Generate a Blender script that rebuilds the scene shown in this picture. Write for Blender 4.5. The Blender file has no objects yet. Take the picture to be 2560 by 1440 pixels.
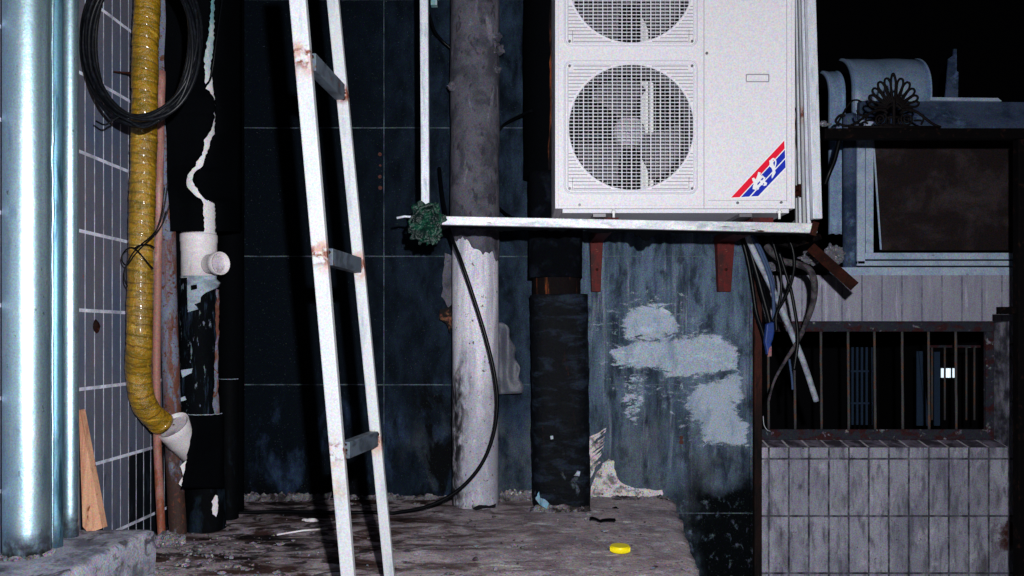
import bpy, bmesh, math, random
from mathutils import Vector, Matrix, noise
from mathutils.geometry import tessellate_polygon

random.seed(7)
SC = bpy.context.scene
COL = SC.collection
F = 1990.0                       # focal length in pixels of the 2560 px wide photograph
HY = 843.0                       # picture row of the horizon (the photograph is a crop taken above its middle)
CZ = 0.75                        # camera height above the raised platform (z = 0)


def ray(px, py):
    x = (px - 1280) / F
    return Vector((x, 1.0, (HY - py) / F))


def P(px, py, Y):
    d = ray(px, py)
    d = d * (Y / d.y)
    return Vector((d.x, d.y, d.z + CZ))


def PZ(px, py, z=0.0):
    d = ray(px, py)
    d = d * ((z - CZ) / d.z)
    return Vector((d.x, d.y, z))


def px2m(n, Y):
    return n * Y / F


# ------------------------------------------------------------------ materials
def lin(c):
    c /= 255.0
    return c / 12.92 if c <= 0.04045 else ((c + 0.055) / 1.055) ** 2.4


def C(r, g, b, Y=3.15, f=1.0):
    """albedo that reads about as that tone when the flash reaches it from Y metres"""
    k = 0.9 * (3.15 / Y) ** 2 * f
    return tuple(min(0.85, lin(v) / k) for v in (r, g, b))


class NT:
    def __init__(s, name):
        s.m = bpy.data.materials.new(name)
        s.m.use_nodes = True
        s.t = s.m.node_tree
        s.b = s.t.nodes['Principled BSDF']
        s.co = s.n('ShaderNodeTexCoord').outputs['Object']

    def n(s, typ, **kw):
        nd = s.t.nodes.new(typ)
        for k, v in kw.items():
            setattr(nd, k, v)
        return nd

    def l(s, a, b):
        s.t.links.new(a, b)

    def put(s, sock, v):
        if hasattr(v, 'links') or hasattr(v, 'is_linked'):
            s.l(v, sock)
        else:
            sock.default_value = v

    def math(s, op, a, b=0.0, c=None):
        nd = s.n('ShaderNodeMath', operation=op)
        s.put(nd.inputs[0], a)
        s.put(nd.inputs[1], b)
        if c is not None:
            s.put(nd.inputs[2], c)
        return nd.outputs[0]

    def rng(s, v, a, b, c=0.0, d=1.0, smooth=True):
        nd = s.n('ShaderNodeMapRange')
        nd.interpolation_type = 'SMOOTHSTEP' if smooth else 'LINEAR'
        s.put(nd.inputs['Value'], v)
        for k, x in (('From Min', a), ('From Max', b), ('To Min', c), ('To Max', d)):
            nd.inputs[k].default_value = x
        return nd.outputs['Result']

    def noise(s, scale, detail=4.0, rough=0.6, dist=0.0, off=(0, 0, 0), color=False):
        mp = s.n('ShaderNodeMapping')
        s.l(s.co, mp.inputs['Vector'])
        sc = scale if isinstance(scale, tuple) else (scale,) * 3
        mp.inputs['Scale'].default_value = sc
        mp.inputs['Location'].default_value = off
        nz = s.n('ShaderNodeTexNoise')
        nz.inputs['Scale'].default_value = 1.0
        nz.inputs['Detail'].default_value = detail
        nz.inputs['Roughness'].default_value = rough
        nz.inputs['Distortion'].default_value = dist
        s.l(mp.outputs[0], nz.inputs['Vector'])
        return nz.outputs['Color'] if color else nz.outputs['Fac']

    def axis(s, a):
        nd = s.n('ShaderNodeSeparateXYZ')
        s.l(s.co, nd.inputs[0])
        return nd.outputs[a]

    def mix(s, fac, a, b, blend='MIX'):
        nd = s.n('ShaderNodeMix', data_type='RGBA', blend_type=blend)
        s.put(nd.inputs[0], fac)
        for sock, v in ((nd.inputs[6], a), (nd.inputs[7], b)):
            if isinstance(v, tuple):
                sock.default_value = (*v, 1.0)
            else:
                s.l(v, sock)
        return nd.outputs[2]


def line_mask(T, u, u0, pitch, w, wob=0.0):
    """1 on joint lines of the given pitch and width"""
    if wob:
        u = T.math('ADD', u, T.math('MULTIPLY', T.math('SUBTRACT', T.noise(3.0, 2), 0.5), wob))
    f = T.math('FRACT', T.math('DIVIDE', T.math('ADD', T.math('SUBTRACT', u, u0), w / 2 + pitch * 400), pitch))
    return T.math('LESS_THAN', f, w / pitch)


def mat(name, base, rough=0.7, metal=0.0, spec=0.3, layers=(), bump=None, grain=0.22, gscale=190.0,
        coat=0.0, joints=None, attr=None, tilevar=None, emit=0.0, feather=None):
    """layers: dicts col, scale, lo, hi, amt, detail, grad=[(axis,a,b)], band=[(axis,centre,inner,outer)]"""
    T = NT(name)
    col = base
    if attr:
        a = T.n('ShaderNodeVertexColor', layer_name='wrap')
        sep = T.n('ShaderNodeSeparateColor')
        T.l(a.outputs['Color'], sep.inputs[0])
        col = T.mix(sep.outputs[0], base, attr)
    if tilevar:
        (ua, u0, up), (va, v0, vp), amt = tilevar
        cx = T.n('ShaderNodeCombineXYZ')
        T.l(T.math('FLOOR', T.math('DIVIDE', T.math('SUBTRACT', T.axis(ua), u0), up)), cx.inputs[0])
        T.l(T.math('FLOOR', T.math('DIVIDE', T.math('SUBTRACT', T.axis(va), v0), vp)), cx.inputs[1])
        wn = T.n('ShaderNodeTexWhiteNoise', noise_dimensions='3D')
        T.l(cx.outputs[0], wn.inputs['Vector'])
        f = T.rng(wn.outputs['Value'], 0, 1, 0, amt, smooth=False)
        col = T.mix(f, col, tuple(c * 0.35 for c in base))
    k = 0
    for L in layers:
        k += 1
        f = T.noise(L.get('scale', 8.0), L.get('detail', 5.0), L.get('rough', 0.62), L.get('dist', 0.3),
                    off=(k * 3.7, k * 1.9, k * 5.3))
        f = T.rng(f, L.get('lo', 0.45), L.get('hi', 0.6))
        for (ax, a, b) in L.get('grad', ()):
            wob = T.math('MULTIPLY', T.math('SUBTRACT', T.noise(5.0, 5, off=(k, k, 9)), 0.5), L.get('wob', 0.3))
            f = T.math('MULTIPLY', f, T.rng(T.math('ADD', T.axis(ax), wob), min(a, b), max(a, b),
                                            0.0 if a < b else 1.0, 1.0 if a < b else 0.0))
        if L.get('band'):
            m = 0.0
            for (ax, c, r0, r1) in L['band']:
                q = T.math('ABSOLUTE', T.math('SUBTRACT', T.axis(ax), c))
                q = T.rng(q, r0, r1, 1.0, 0.0)
                m = q if isinstance(m, float) else T.math('MAXIMUM', m, q)
            f = T.math('MULTIPLY', f, m)
        if L.get('amt', 1.0) != 1.0:
            f = T.math('MULTIPLY', f, L['amt'])
        col = T.mix(f, col, L['col'])
    height = None
    if joints:
        jm = None
        for (ax, u0, pitch, w, wob) in joints['lines']:
            q = line_mask(T, T.axis(ax), u0, pitch, w, wob)
            jm = q if jm is None else T.math('MAXIMUM', jm, q)
        for (ax, a, b) in joints.get('grad', ()):
            jm = T.math('MULTIPLY', jm, T.rng(T.axis(ax), min(a, b), max(a, b), 0.0 if a < b else 1.0, 1.0 if a < b else 0.0))
        jf = T.math('MULTIPLY', jm, T.rng(T.noise(14.0, 4), 0.3, 0.65, joints.get('min', 0.35), joints.get('max', 1.0)))
        col = T.mix(jf, col, joints['col'])
        height = T.math('MULTIPLY', jm, -1.0)
    if grain:
        grain *= 1.8
        g = T.noise(gscale, 2.0, 0.7, 0.0, color=True)
        mr = T.n('ShaderNodeMix', data_type='RGBA', blend_type='MIX')
        # speckle: colour multiplied by 1 +- grain
        vm = T.n('ShaderNodeVectorMath', operation='MULTIPLY_ADD')
        T.l(g, vm.inputs[0])
        vm.inputs[1].default_value = (grain * 5,) * 3
        vm.inputs[2].default_value = (1 - grain * 2.5,) * 3
        mx = T.n('ShaderNodeVectorMath', operation='MAXIMUM')
        T.l(vm.outputs[0], mx.inputs[0])
        mx.inputs[1].default_value = (0.02,) * 3
        T.t.nodes.remove(mr)
        col = T.mix(1.0, col, mx.outputs[0], 'MULTIPLY')
    T.put(T.b.inputs['Base Color'], (*col, 1.0) if isinstance(col, tuple) else col)
    T.b.inputs['Roughness'].default_value = rough
    T.b.inputs['Metallic'].default_value = metal
    T.b.inputs['Specular IOR Level'].default_value = spec
    if coat:
        T.b.inputs['Coat Weight'].default_value = coat
        T.b.inputs['Coat Roughness'].default_value = 0.12
    if feather:
        a = T.n('ShaderNodeVertexColor', layer_name='wrap')
        sep = T.n('ShaderNodeSeparateColor')
        T.l(a.outputs['Color'], sep.inputs[0])
        q = T.math('ADD', T.math('MULTIPLY', T.math('SUBTRACT', T.noise(feather, 6, 0.7, 0.8), 0.5), 1.8), sep.outputs[0])
        q = T.math('ADD', T.math('MULTIPLY', T.math('SUBTRACT', T.noise(260.0, 2), 0.5), 0.5), q)
        T.l(T.rng(q, 0.36, 0.64), T.b.inputs['Alpha'])
    if emit:
        T.b.inputs['Emission Color'].default_value = (*base, 1.0)
        T.b.inputs['Emission Strength'].default_value = emit
    if bump or height is not None:
        bn = T.n('ShaderNodeBump')
        bn.inputs['Distance'].default_value = 0.01
        bn.inputs['Strength'].default_value = bump[1] if bump else 0.3
        h = T.noise(bump[0], 6.0, 0.65) if bump else None
        if height is not None:
            h = T.math('ADD', h, T.math('MULTIPLY', height, 0.5)) if h is not None else height
        T.l(h, bn.inputs['Height'])
        T.l(bn.outputs[0], T.b.inputs['Normal'])
    return T.m


# ------------------------------------------------------------------ mesh helpers
class MB:
    def __init__(s):
        s.v, s.f, s.sm, s.wrap = [], [], [], []

    def add(s, verts, faces, smooth=False):
        o = len(s.v)
        s.v += [Vector(v) for v in verts]
        s.f += [tuple(i + o for i in f) for f in faces]
        s.sm += [smooth] * len(faces)
        return s

    def box(s, lo, hi):
        x0, y0, z0 = lo
        x1, y1, z1 = hi
        return s.add([(x0, y0, z0), (x1, y0, z0), (x1, y1, z0), (x0, y1, z0), (x0, y0, z1), (x1, y0, z1), (x1, y1, z1), (x0, y1, z1)],
                     [(0, 3, 2, 1), (4, 5, 6, 7), (0, 1, 5, 4), (1, 2, 6, 5), (2, 3, 7, 6), (3, 0, 4, 7)])

    def bar(s, p0, p1, w, d, up=Vector((0, 1, 0)), w1=None, d1=None, taper=None):
        """box from p0 to p1; d runs along 'up' as near as it can, w across"""
        p0, p1 = Vector(p0), Vector(p1)
        t = (p1 - p0).normalized()
        b = (up - t * up.dot(t)).normalized()
        a = b.cross(t)
        vs = []
        for p, ww, dd in ((p0, w, d), (p1, w1 or w, d1 or d)):
            for sa, sb in ((-1, -1), (1, -1), (1, 1), (-1, 1)):
                vs.append(p + a * ww / 2 * sa + b * dd / 2 * sb)
        return s.add(vs, [(0, 3, 2, 1), (4, 5, 6, 7), (0, 1, 5, 4), (1, 2, 6, 5), (2, 3, 7, 6), (3, 0, 4, 7)])

    def tube(s, pts, r, n=12, caps=True, rf=None, colf=None, closed=False):
        pts = [Vector(p) for p in pts]
        N = len(pts)
        rs = r if isinstance(r, (list, tuple)) else [r] * N
        t0 = (pts[1] - pts[0]).normalized()
        ref = Vector((0, -1, 0)) if abs(t0.y) < 0.9 else Vector((0, 0, 1))
        a = (ref - t0 * ref.dot(t0)).normalized()
        vs, L = [], 0.0
        for i, p in enumerate(pts):
            if closed:
                t = (pts[(i + 1) % N] - pts[i - 1]).normalized()
            else:
                t = (pts[min(i + 1, N - 1)] - pts[max(i - 1, 0)]).normalized()
            a = (a - t * a.dot(t)).normalized()
            b = t.cross(a)
            if i:
                L += (pts[i] - pts[i - 1]).length
            for k in range(n):
                ph = 2 * math.pi * k / n
                rr = rs[i] * (rf(L, ph, p) if rf else 1.0)
                vs.append(p + (a * math.cos(ph) + b * math.sin(ph)) * rr)
                if colf:
                    s.wrap.append(colf(L, ph, p))
        fs = []
        for i in range(N if closed else N - 1):
            j = (i + 1) % N
            for k in range(n):
                q = (k + 1) % n
                fs.append((i * n + k, i * n + q, j * n + q, j * n + k))
        s.add(vs, fs, True)
        if caps and not closed:
            o = len(s.v) - len(vs)
            s.f += [tuple(o + k for k in range(n))[::-1], tuple(o + (N - 1) * n + k for k in range(n))]
            s.sm += [False, False]
        return s

    def prism(s, poly, ext):
        """planar 3-D outline pushed along ext"""
        poly = [Vector(p) for p in poly]
        ext = Vector(ext)
        n = len(poly)
        tri = tessellate_polygon([poly])
        fs = [tuple(t) for t in tri] + [tuple(i + n for i in t)[::-1] for t in tri]
        fs += [(i, (i + 1) % n, (i + 1) % n + n, i + n) for i in range(n)]
        return s.add(poly + [p + ext for p in poly], fs)

    def grid(s, rows, smooth=True):
        m = len(rows[0])
        fs = []
        for i in range(len(rows) - 1):
            for j in range(m - 1):
                fs.append((i * m + j, i * m + j + 1, (i + 1) * m + j + 1, (i + 1) * m + j))
        return s.add([p for r in rows for p in r], fs, smooth)

    def blob(s, c, r, seed=0, sub=3, amp=0.35, fr=1.3):
        bm = bmesh.new()
        bmesh.ops.create_icosphere(bm, subdivisions=sub, radius=1.0)
        c = Vector(c)
        rv = Vector(r) if not isinstance(r, (int, float)) else Vector((r, r, r))
        vs = []
        for v in bm.verts:
            k = 1 + amp * noise.noise(v.co * fr + Vector((seed * 7.1, seed, 0))) + amp * 0.5 * noise.noise(v.co * fr * 3 + Vector((seed, 0, 3)))
            vs.append(c + Vector((v.co.x * rv.x, v.co.y * rv.y, v.co.z * rv.z)) * k)
        fs = [tuple(v.index for v in f.verts) for f in bm.faces]
        bm.free()
        return s.add(vs, fs, False)

    def jitter(s, amp, fr=12.0, lock=None):
        for i, v in enumerate(s.v):
            if lock and lock(v):
                continue
            s.v[i] = v + noise.noise_vector(v * fr) * amp
        return s

    def build(s, name, m, parent=None, loc=None, bevel=0.0, solid=0.0, seg=2):
        me = bpy.data.meshes.new(name)
        if parent is not None:
            W = Vector((0, 0, 0))
            q = parent
            while q:
                W += q.location
                q = q.parent
            loc0 = Vector((0, 0, 0))
        else:
            if loc is None:
                xs = [v.x for v in s.v]
                ys = [v.y for v in s.v]
                zs = [v.z for v in s.v]
                loc = Vector(((min(xs) + max(xs)) / 2, (min(ys) + max(ys)) / 2, min(zs)))
            W = Vector(loc)
            loc0 = W
        me.from_pydata([v - W for v in s.v], [], s.f)
        me.polygons.foreach_set('use_smooth', s.sm)
        bm = bmesh.new()
        bm.from_mesh(me)
        bmesh.ops.recalc_face_normals(bm, faces=bm.faces)
        bm.to_mesh(me)
        bm.free()
        if s.wrap:
            ca = me.color_attributes.new('wrap', 'FLOAT_COLOR', 'POINT')
            for i in range(len(s.v)):
                w = s.wrap[i] if i < len(s.wrap) else 0
                ca.data[i].color = (w, w, w, 1)
        me.materials.append(m)
        o = bpy.data.objects.new(name, me)
        COL.objects.link(o)
        o.location = loc0
        o.parent = parent
        if solid:
            md = o.modifiers.new('thick', 'SOLIDIFY')
            md.thickness = solid
            md.offset = 0
        if bevel:
            md = o.modifiers.new('bevel', 'BEVEL')
            md.width = bevel
            md.segments = seg
            md.limit_method = 'ANGLE'
            md.angle_limit = math.radians(40)
        return o


def tag(o, label=None, cat=None, group=None, kind=None):
    for k, v in (('label', label), ('category', cat), ('group', group), ('kind', kind)):
        if v:
            o[k] = v
    return o


def empty(name, loc, label, cat, group=None):
    o = bpy.data.objects.new(name, None)
    COL.objects.link(o)
    o.location = loc
    o.empty_display_size = 0.05
    return tag(o, label, cat, group)


def smooth(pts, n=8):
    pts = [Vector(p) for p in pts]
    q = [pts[0] * 2 - pts[1]] + pts + [pts[-1] * 2 - pts[-2]]
    out = []
    for i in range(1, len(q) - 2):
        a, b, c, d = q[i - 1:i + 3]
        for k in range(n):
            t = k / n
            out.append(0.5 * ((2 * b) + (c - a) * t + (2 * a - 5 * b + 4 * c - d) * t * t + (3 * b - a - 3 * c + d) * t ** 3))
    return out + [pts[-1]]


def path(px, Y, n=8):
    return smooth([P(p[0], p[1], p[2] if len(p) > 2 else Y) for p in px], n)


def jag(poly, step=8.0, amp=3.0, seed=0.0, closed=True):
    """break a pixel outline into short steps and roughen it"""
    out = []
    N = len(poly)
    for i in range(N if closed else N - 1):
        a, b = poly[i], poly[(i + 1) % N]
        L = math.hypot(b[0] - a[0], b[1] - a[1])
        k = max(1, int(L / step))
        for j in range(k):
            t = j / k
            x, y = a[0] + (b[0] - a[0]) * t, a[1] + (b[1] - a[1]) * t
            q = Vector((x * 0.045, y * 0.045, seed))
            out.append((x + amp * noise.noise(q) * 2 + amp * 0.5 * random.uniform(-1, 1),
                        y + amp * noise.noise(q + Vector((31, 7, 0))) * 2 + amp * 0.5 * random.uniform(-1, 1)))
    if not closed:
        out.append(poly[-1])
    return out


def patch(mb, poly, Y, t=0.004, step=8.0, amp=3.0, seed=0.0):
    return mb.prism([P(x, y, Y) for x, y in jag(poly, step, amp, seed)], (0, -t, 0))


# ------------------------------------------------------------------ camera, flash, night sky
cam = bpy.data.cameras.new('camera')
cam.sensor_width = 36.0
cam.lens = F * 36.0 / 2560.0
cam.clip_end = 500
cam.clip_start = 0.05
co = bpy.data.objects.new('camera', cam)
COL.objects.link(co)
co.location = (0, 0, CZ)
co.rotation_euler = (math.pi / 2, 0, 0)
cam.shift_y = (HY - 720) / 2560.0
SC.camera = co

ld = bpy.data.lights.new('camera_flash', 'POINT')
ld.energy = 412
ld.shadow_soft_size = 0.018
ld.color = (0.97, 0.98, 1.0)
lo = bpy.data.objects.new('camera_flash', ld)
COL.objects.link(lo)
lo.location = (0.115, 0.0, CZ + 0.21)

w = bpy.data.worlds.new('World')
SC.world = w
w.use_nodes = True
bg = w.node_tree.nodes['Background']
sky = w.node_tree.nodes.new('ShaderNodeTexSky')
sky.sky_type = 'NISHITA'
sky.sun_disc = False
sky.sun_elevation = math.radians(-4.0)
sky.sun_rotation = math.radians(150)
w.node_tree.links.new(sky.outputs[0], bg.inputs[0])
bg.inputs[1].default_value = 0.012

vs = SC.view_settings
vs.view_transform = 'Standard'
vs.look = 'None'
vs.exposure = 0.0
vs.gamma = 1.0
vs.use_curve_mapping = False

# ------------------------------------------------------------------ shared materials
M = {}
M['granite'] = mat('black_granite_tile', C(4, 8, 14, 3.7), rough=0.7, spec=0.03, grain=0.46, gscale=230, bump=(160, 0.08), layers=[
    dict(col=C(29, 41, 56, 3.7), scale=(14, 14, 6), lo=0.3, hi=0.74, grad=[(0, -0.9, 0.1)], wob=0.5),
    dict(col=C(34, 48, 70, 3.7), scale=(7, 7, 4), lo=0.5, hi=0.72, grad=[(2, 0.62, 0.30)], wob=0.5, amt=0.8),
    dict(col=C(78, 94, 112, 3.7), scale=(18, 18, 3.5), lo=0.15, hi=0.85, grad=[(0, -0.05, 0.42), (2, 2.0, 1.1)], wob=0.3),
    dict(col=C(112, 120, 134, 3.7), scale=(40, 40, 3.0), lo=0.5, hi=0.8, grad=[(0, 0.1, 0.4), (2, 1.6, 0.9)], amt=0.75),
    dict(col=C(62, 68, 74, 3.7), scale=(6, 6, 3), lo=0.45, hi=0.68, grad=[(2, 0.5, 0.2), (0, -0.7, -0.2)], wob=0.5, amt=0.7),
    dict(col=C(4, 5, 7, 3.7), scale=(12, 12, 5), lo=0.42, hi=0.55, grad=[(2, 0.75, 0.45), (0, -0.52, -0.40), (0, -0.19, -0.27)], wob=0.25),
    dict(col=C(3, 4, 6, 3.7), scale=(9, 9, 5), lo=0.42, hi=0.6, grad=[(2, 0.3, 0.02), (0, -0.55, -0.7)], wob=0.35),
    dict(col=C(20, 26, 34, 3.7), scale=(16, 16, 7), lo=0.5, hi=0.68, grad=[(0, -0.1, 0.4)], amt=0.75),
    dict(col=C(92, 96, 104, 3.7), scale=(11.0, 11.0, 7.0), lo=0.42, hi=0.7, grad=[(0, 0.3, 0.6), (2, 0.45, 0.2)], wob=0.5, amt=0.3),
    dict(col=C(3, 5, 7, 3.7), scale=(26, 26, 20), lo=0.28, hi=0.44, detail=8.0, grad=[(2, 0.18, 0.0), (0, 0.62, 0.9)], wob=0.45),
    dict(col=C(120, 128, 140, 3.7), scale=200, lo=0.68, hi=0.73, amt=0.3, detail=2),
], joints=dict(lines=[(2, 1.126, 0.597, 0.005, 0.006), (0, -0.595, 12.0, 0.004, 0.004)], col=C(66, 76, 84, 3.7), min=0.1))
LW = lambda Y: -1.467 + 0.033 * Y
M['tile_left'] = mat('grey_wall_tile', C(70, 70, 80, 2.7, 0.42), rough=0.38, spec=0.15, grain=0.2, gscale=230, bump=(40, 0.05), layers=[
    dict(col=C(52, 62, 80, 2.7, 0.42), scale=(3, 3, 1.5), lo=0.4, hi=0.7),
    dict(col=C(48, 58, 74, 2.7, 0.42), scale=(12, 12, 3), lo=0.4, hi=0.62, grad=[(2, 0.6, 0.25)], amt=0.8),
    dict(col=C(7, 10, 14, 2.9, 0.42), scale=(2, 2, 2), lo=0.0, hi=0.05, grad=[(2, 0.332, 0.328), (1, 2.848, 2.852)], wob=0.0),
    dict(col=C(20, 26, 34, 2.7, 0.42), scale=(22, 22, 9), lo=0.58, hi=0.7, grad=[(2, 0.6, 0.2)], amt=0.8),
    dict(col=C(95, 46, 34, 2.7, 0.42), scale=(30, 30, 16), lo=0.66, hi=0.72, amt=0.7),
], joints=dict(lines=[(1, 2.577, 0.0545, 0.0045, 0.002), (2, 0.837, 0.2535, 0.011, 0.003)], col=C(160, 162, 178, 2.7, 0.42), min=0.35),
    tilevar=((1, 2.577, 0.0545), (2, 0.837, 0.2535), 0.35))
FX0 = P(1972, 1200, 4.3).x
M['tile_right'] = mat('pale_facade_tile', C(128, 128, 141, 4.3), rough=0.6, spec=0.15, grain=0.3, gscale=170, bump=(30, 0.08), layers=[
    dict(col=C(98, 98, 112, 4.3), scale=(4, 4, 3), lo=0.4, hi=0.68),
    dict(col=C(74, 74, 84, 4.3), scale=(26, 26, 6), lo=0.46, hi=0.68, amt=0.85),
    dict(col=C(58, 54, 58, 4.3), scale=(5, 5, 2.5), lo=0.56, hi=0.72, amt=0.6),
    dict(col=C(150, 146, 160, 4.3), scale=(10, 10, 5), lo=0.56, hi=0.7, amt=0.7),
    dict(col=C(40, 36, 40, 4.3), scale=(16, 16, 7), lo=0.6, hi=0.74, amt=0.7),
    dict(col=C(40, 34, 36, 4.3), scale=70, lo=0.64, hi=0.70, amt=0.8),
    dict(col=C(24, 18, 20, 4.3), scale=38, lo=0.69, hi=0.73, grad=[(2, 0.0, -0.3)], wob=0.1),
    dict(col=C(44, 22, 18, 4.3), scale=14, lo=0.38, hi=0.56, grad=[(0, 2.55, 2.68), (2, -0.17, -0.25), (2, -0.45, -0.36)], wob=0.12),
    dict(col=C(235, 235, 240, 4.3), scale=60, lo=0.76, hi=0.78, amt=0.8),
], joints=dict(lines=[(0, FX0, 0.108, 0.011, 0.004), (2, P(1972, 1290, 4.3).z, 0.309, 0.011, 0.004)], col=C(36, 36, 44, 4.3), min=0.4),
    tilevar=((0, FX0, 0.108), (2, P(1972, 1290, 4.3).z, 0.309), 0.42))
M['tile_right_upper'] = mat('pale_facade_band', C(118, 118, 130, 4.3), rough=0.5, spec=0.3, grain=0.24, gscale=170, layers=[
    dict(col=C(92, 92, 110, 4.3), scale=(14, 14, 2), lo=0.4, hi=0.66, amt=0.6),
    dict(col=C(146, 142, 158, 4.3), scale=(30, 30, 3), lo=0.56, hi=0.7, amt=0.7),
], joints=dict(lines=[(0, P(2055, 750, 4.3).x, 0.108, 0.010, 0.004)], col=C(72, 72, 88, 4.3), min=0.1, max=0.9))
M['plaster'] = mat('smeared_plaster', C(132, 142, 156, 3.7), feather=(16.0, 16.0, 40.0), rough=0.9, spec=0.1, grain=0.3, bump=(60, 0.3), layers=[
    dict(col=C(96, 112, 130, 3.7), scale=(14, 14, 6), lo=0.45, hi=0.68, amt=0.8),
    dict(col=C(150, 162, 176, 3.7), scale=(9, 9, 20), lo=0.55, hi=0.7, amt=0.7)])
M['plaster_white'] = mat('white_plaster', C(172, 166, 168, 3.6), rough=0.9, spec=0.1, grain=0.34, bump=(60, 0.5), layers=[
    dict(col=C(96, 92, 94, 3.6), scale=26, lo=0.48, hi=0.66), dict(col=C(30, 30, 34, 3.6), scale=50, lo=0.6, hi=0.68)])
M['mortar'] = mat('crumbling_mortar', C(104, 100, 106, 3.6), rough=0.95, spec=0.1, grain=0.4, bump=(70, 0.6), layers=[
    dict(col=C(40, 36, 38, 3.6), scale=18, lo=0.45, hi=0.62), dict(col=C(170, 166, 168, 3.6), scale=40, lo=0.6, hi=0.7)])
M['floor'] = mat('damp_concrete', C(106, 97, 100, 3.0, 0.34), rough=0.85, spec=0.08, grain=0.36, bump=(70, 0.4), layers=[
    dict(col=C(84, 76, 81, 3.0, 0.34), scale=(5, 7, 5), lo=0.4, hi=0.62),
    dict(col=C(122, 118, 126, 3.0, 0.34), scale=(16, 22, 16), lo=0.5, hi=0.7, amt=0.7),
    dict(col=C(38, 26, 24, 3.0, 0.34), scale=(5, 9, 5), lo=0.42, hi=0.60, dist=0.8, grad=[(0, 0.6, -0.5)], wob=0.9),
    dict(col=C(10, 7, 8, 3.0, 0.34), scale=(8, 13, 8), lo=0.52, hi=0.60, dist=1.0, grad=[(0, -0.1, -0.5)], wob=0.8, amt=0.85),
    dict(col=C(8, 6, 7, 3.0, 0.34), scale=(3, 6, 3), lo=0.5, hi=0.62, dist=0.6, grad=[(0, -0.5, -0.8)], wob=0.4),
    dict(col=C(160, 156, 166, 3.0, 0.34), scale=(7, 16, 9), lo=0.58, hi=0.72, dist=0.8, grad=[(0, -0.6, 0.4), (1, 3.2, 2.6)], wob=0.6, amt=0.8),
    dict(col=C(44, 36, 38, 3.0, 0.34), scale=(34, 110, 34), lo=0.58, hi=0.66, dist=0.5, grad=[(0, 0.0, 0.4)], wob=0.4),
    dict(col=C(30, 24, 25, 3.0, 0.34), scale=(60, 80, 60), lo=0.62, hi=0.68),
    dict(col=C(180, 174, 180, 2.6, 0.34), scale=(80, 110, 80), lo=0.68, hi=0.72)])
M['block'] = mat('grey_concrete_block', C(124, 124, 136, 2.4, 0.42), rough=0.9, spec=0.2, grain=0.32, bump=(36, 0.35), layers=[
    dict(col=C(80, 80, 92, 2.4, 0.42), scale=9, lo=0.42, hi=0.64),
    dict(col=C(58, 56, 64, 2.4, 0.42), scale=(14, 10, 14), lo=0.52, hi=0.66, dist=1.0),
    dict(col=C(190, 198, 214, 2.4, 0.42), scale=(30, 26, 6), lo=0.6, hi=0.72, grad=[(2, 0.12, 0.04)], wob=0.15)])
M['ground'] = mat('dark_wet_ground', C(14, 14, 16, 3.5), rough=0.9, grain=0.3, bump=(12, 0.5), layers=[
    dict(col=C(30, 28, 30, 3.5), scale=6, lo=0.5, hi=0.65)])
M['teal'] = mat('blue_grey_painted_steel', (0.55, 0.79, 0.90), rough=0.43, spec=0.8, metal=0.97, grain=0.16, gscale=230, bump=(30, 0.10), layers=[
    dict(col=(0.80, 0.90, 0.94), scale=(40, 40, 6), lo=0.52, hi=0.7, amt=0.7),
    dict(col=(0.30, 0.52, 0.66), scale=(26, 26, 5), lo=0.52, hi=0.7, amt=0.8),
    dict(col=C(178, 214, 224, 2.3), scale=(80, 80, 36), lo=0.655, hi=0.69, amt=1.0),
    dict(col=C(150, 156, 166, 2.3), scale=24, lo=0.36, hi=0.6, grad=[(2, 0.11, 0.02)], wob=0.08)])
M['teal_seam'] = mat('blue_grey_steel_with_drips', C(110, 160, 184, 2.3, 0.75), rough=0.5, spec=0.6, metal=0.7, grain=0.18, gscale=230, layers=[
    dict(col=C(130, 182, 202, 2.3), scale=(60, 60, 10), lo=0.5, hi=0.66, amt=0.8),
    dict(col=C(20, 68, 92, 2.3), scale=(40, 40, 5), lo=0.5, hi=0.68, amt=0.8),
    dict(col=C(140, 150, 164, 2.3), scale=24, lo=0.4, hi=0.6, grad=[(2, 0.11, 0.02)], wob=0.08)])
M['yellow'] = mat('amber_wrapping_tape', C(162, 122, 20, 2.8), rough=0.3, spec=0.5, grain=0.18, gscale=230, coat=0.55, bump=(60, 0.7), attr=C(92, 66, 16, 2.8), layers=[
    dict(col=C(104, 86, 12, 2.8), scale=(8, 8, 40), lo=0.42, hi=0.66, dist=1.6, amt=0.85),
    dict(col=C(214, 172, 60, 2.8), scale=(12, 12, 50), lo=0.58, hi=0.72, dist=1.2, amt=0.7)])
M['copper'] = mat('dull_pink_pipe', C(140, 96, 88, 3.0), rough=0.6, spec=0.3, grain=0.22, layers=[
    dict(col=C(168, 132, 128, 3.0), scale=(30, 30, 8), lo=0.48, hi=0.68, grad=[(2, 0.5, 1.2)], wob=0.3),
    dict(col=C(120, 62, 40, 3.0), scale=(30, 30, 12), lo=0.5, hi=0.66, grad=[(2, 0.6, 0.3)], wob=0.3)])
M['rusty_paint'] = mat('rusting_blue_grey_paint', C(98, 104, 122, 3.05), rough=0.75, grain=0.26, bump=(60, 0.25), layers=[
    dict(col=C(92, 54, 42, 3.05), scale=(26, 26, 8), lo=0.44, hi=0.58, grad=[(0, -0.03, 0.02)], wob=0.05),
    dict(col=C(52, 34, 30, 3.05), scale=(18, 18, 7), lo=0.4, hi=0.55, grad=[(2, 0.62, 0.3)], wob=0.3),
    dict(col=C(82, 46, 34, 3.05), scale=60, lo=0.56, hi=0.62)])
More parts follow.
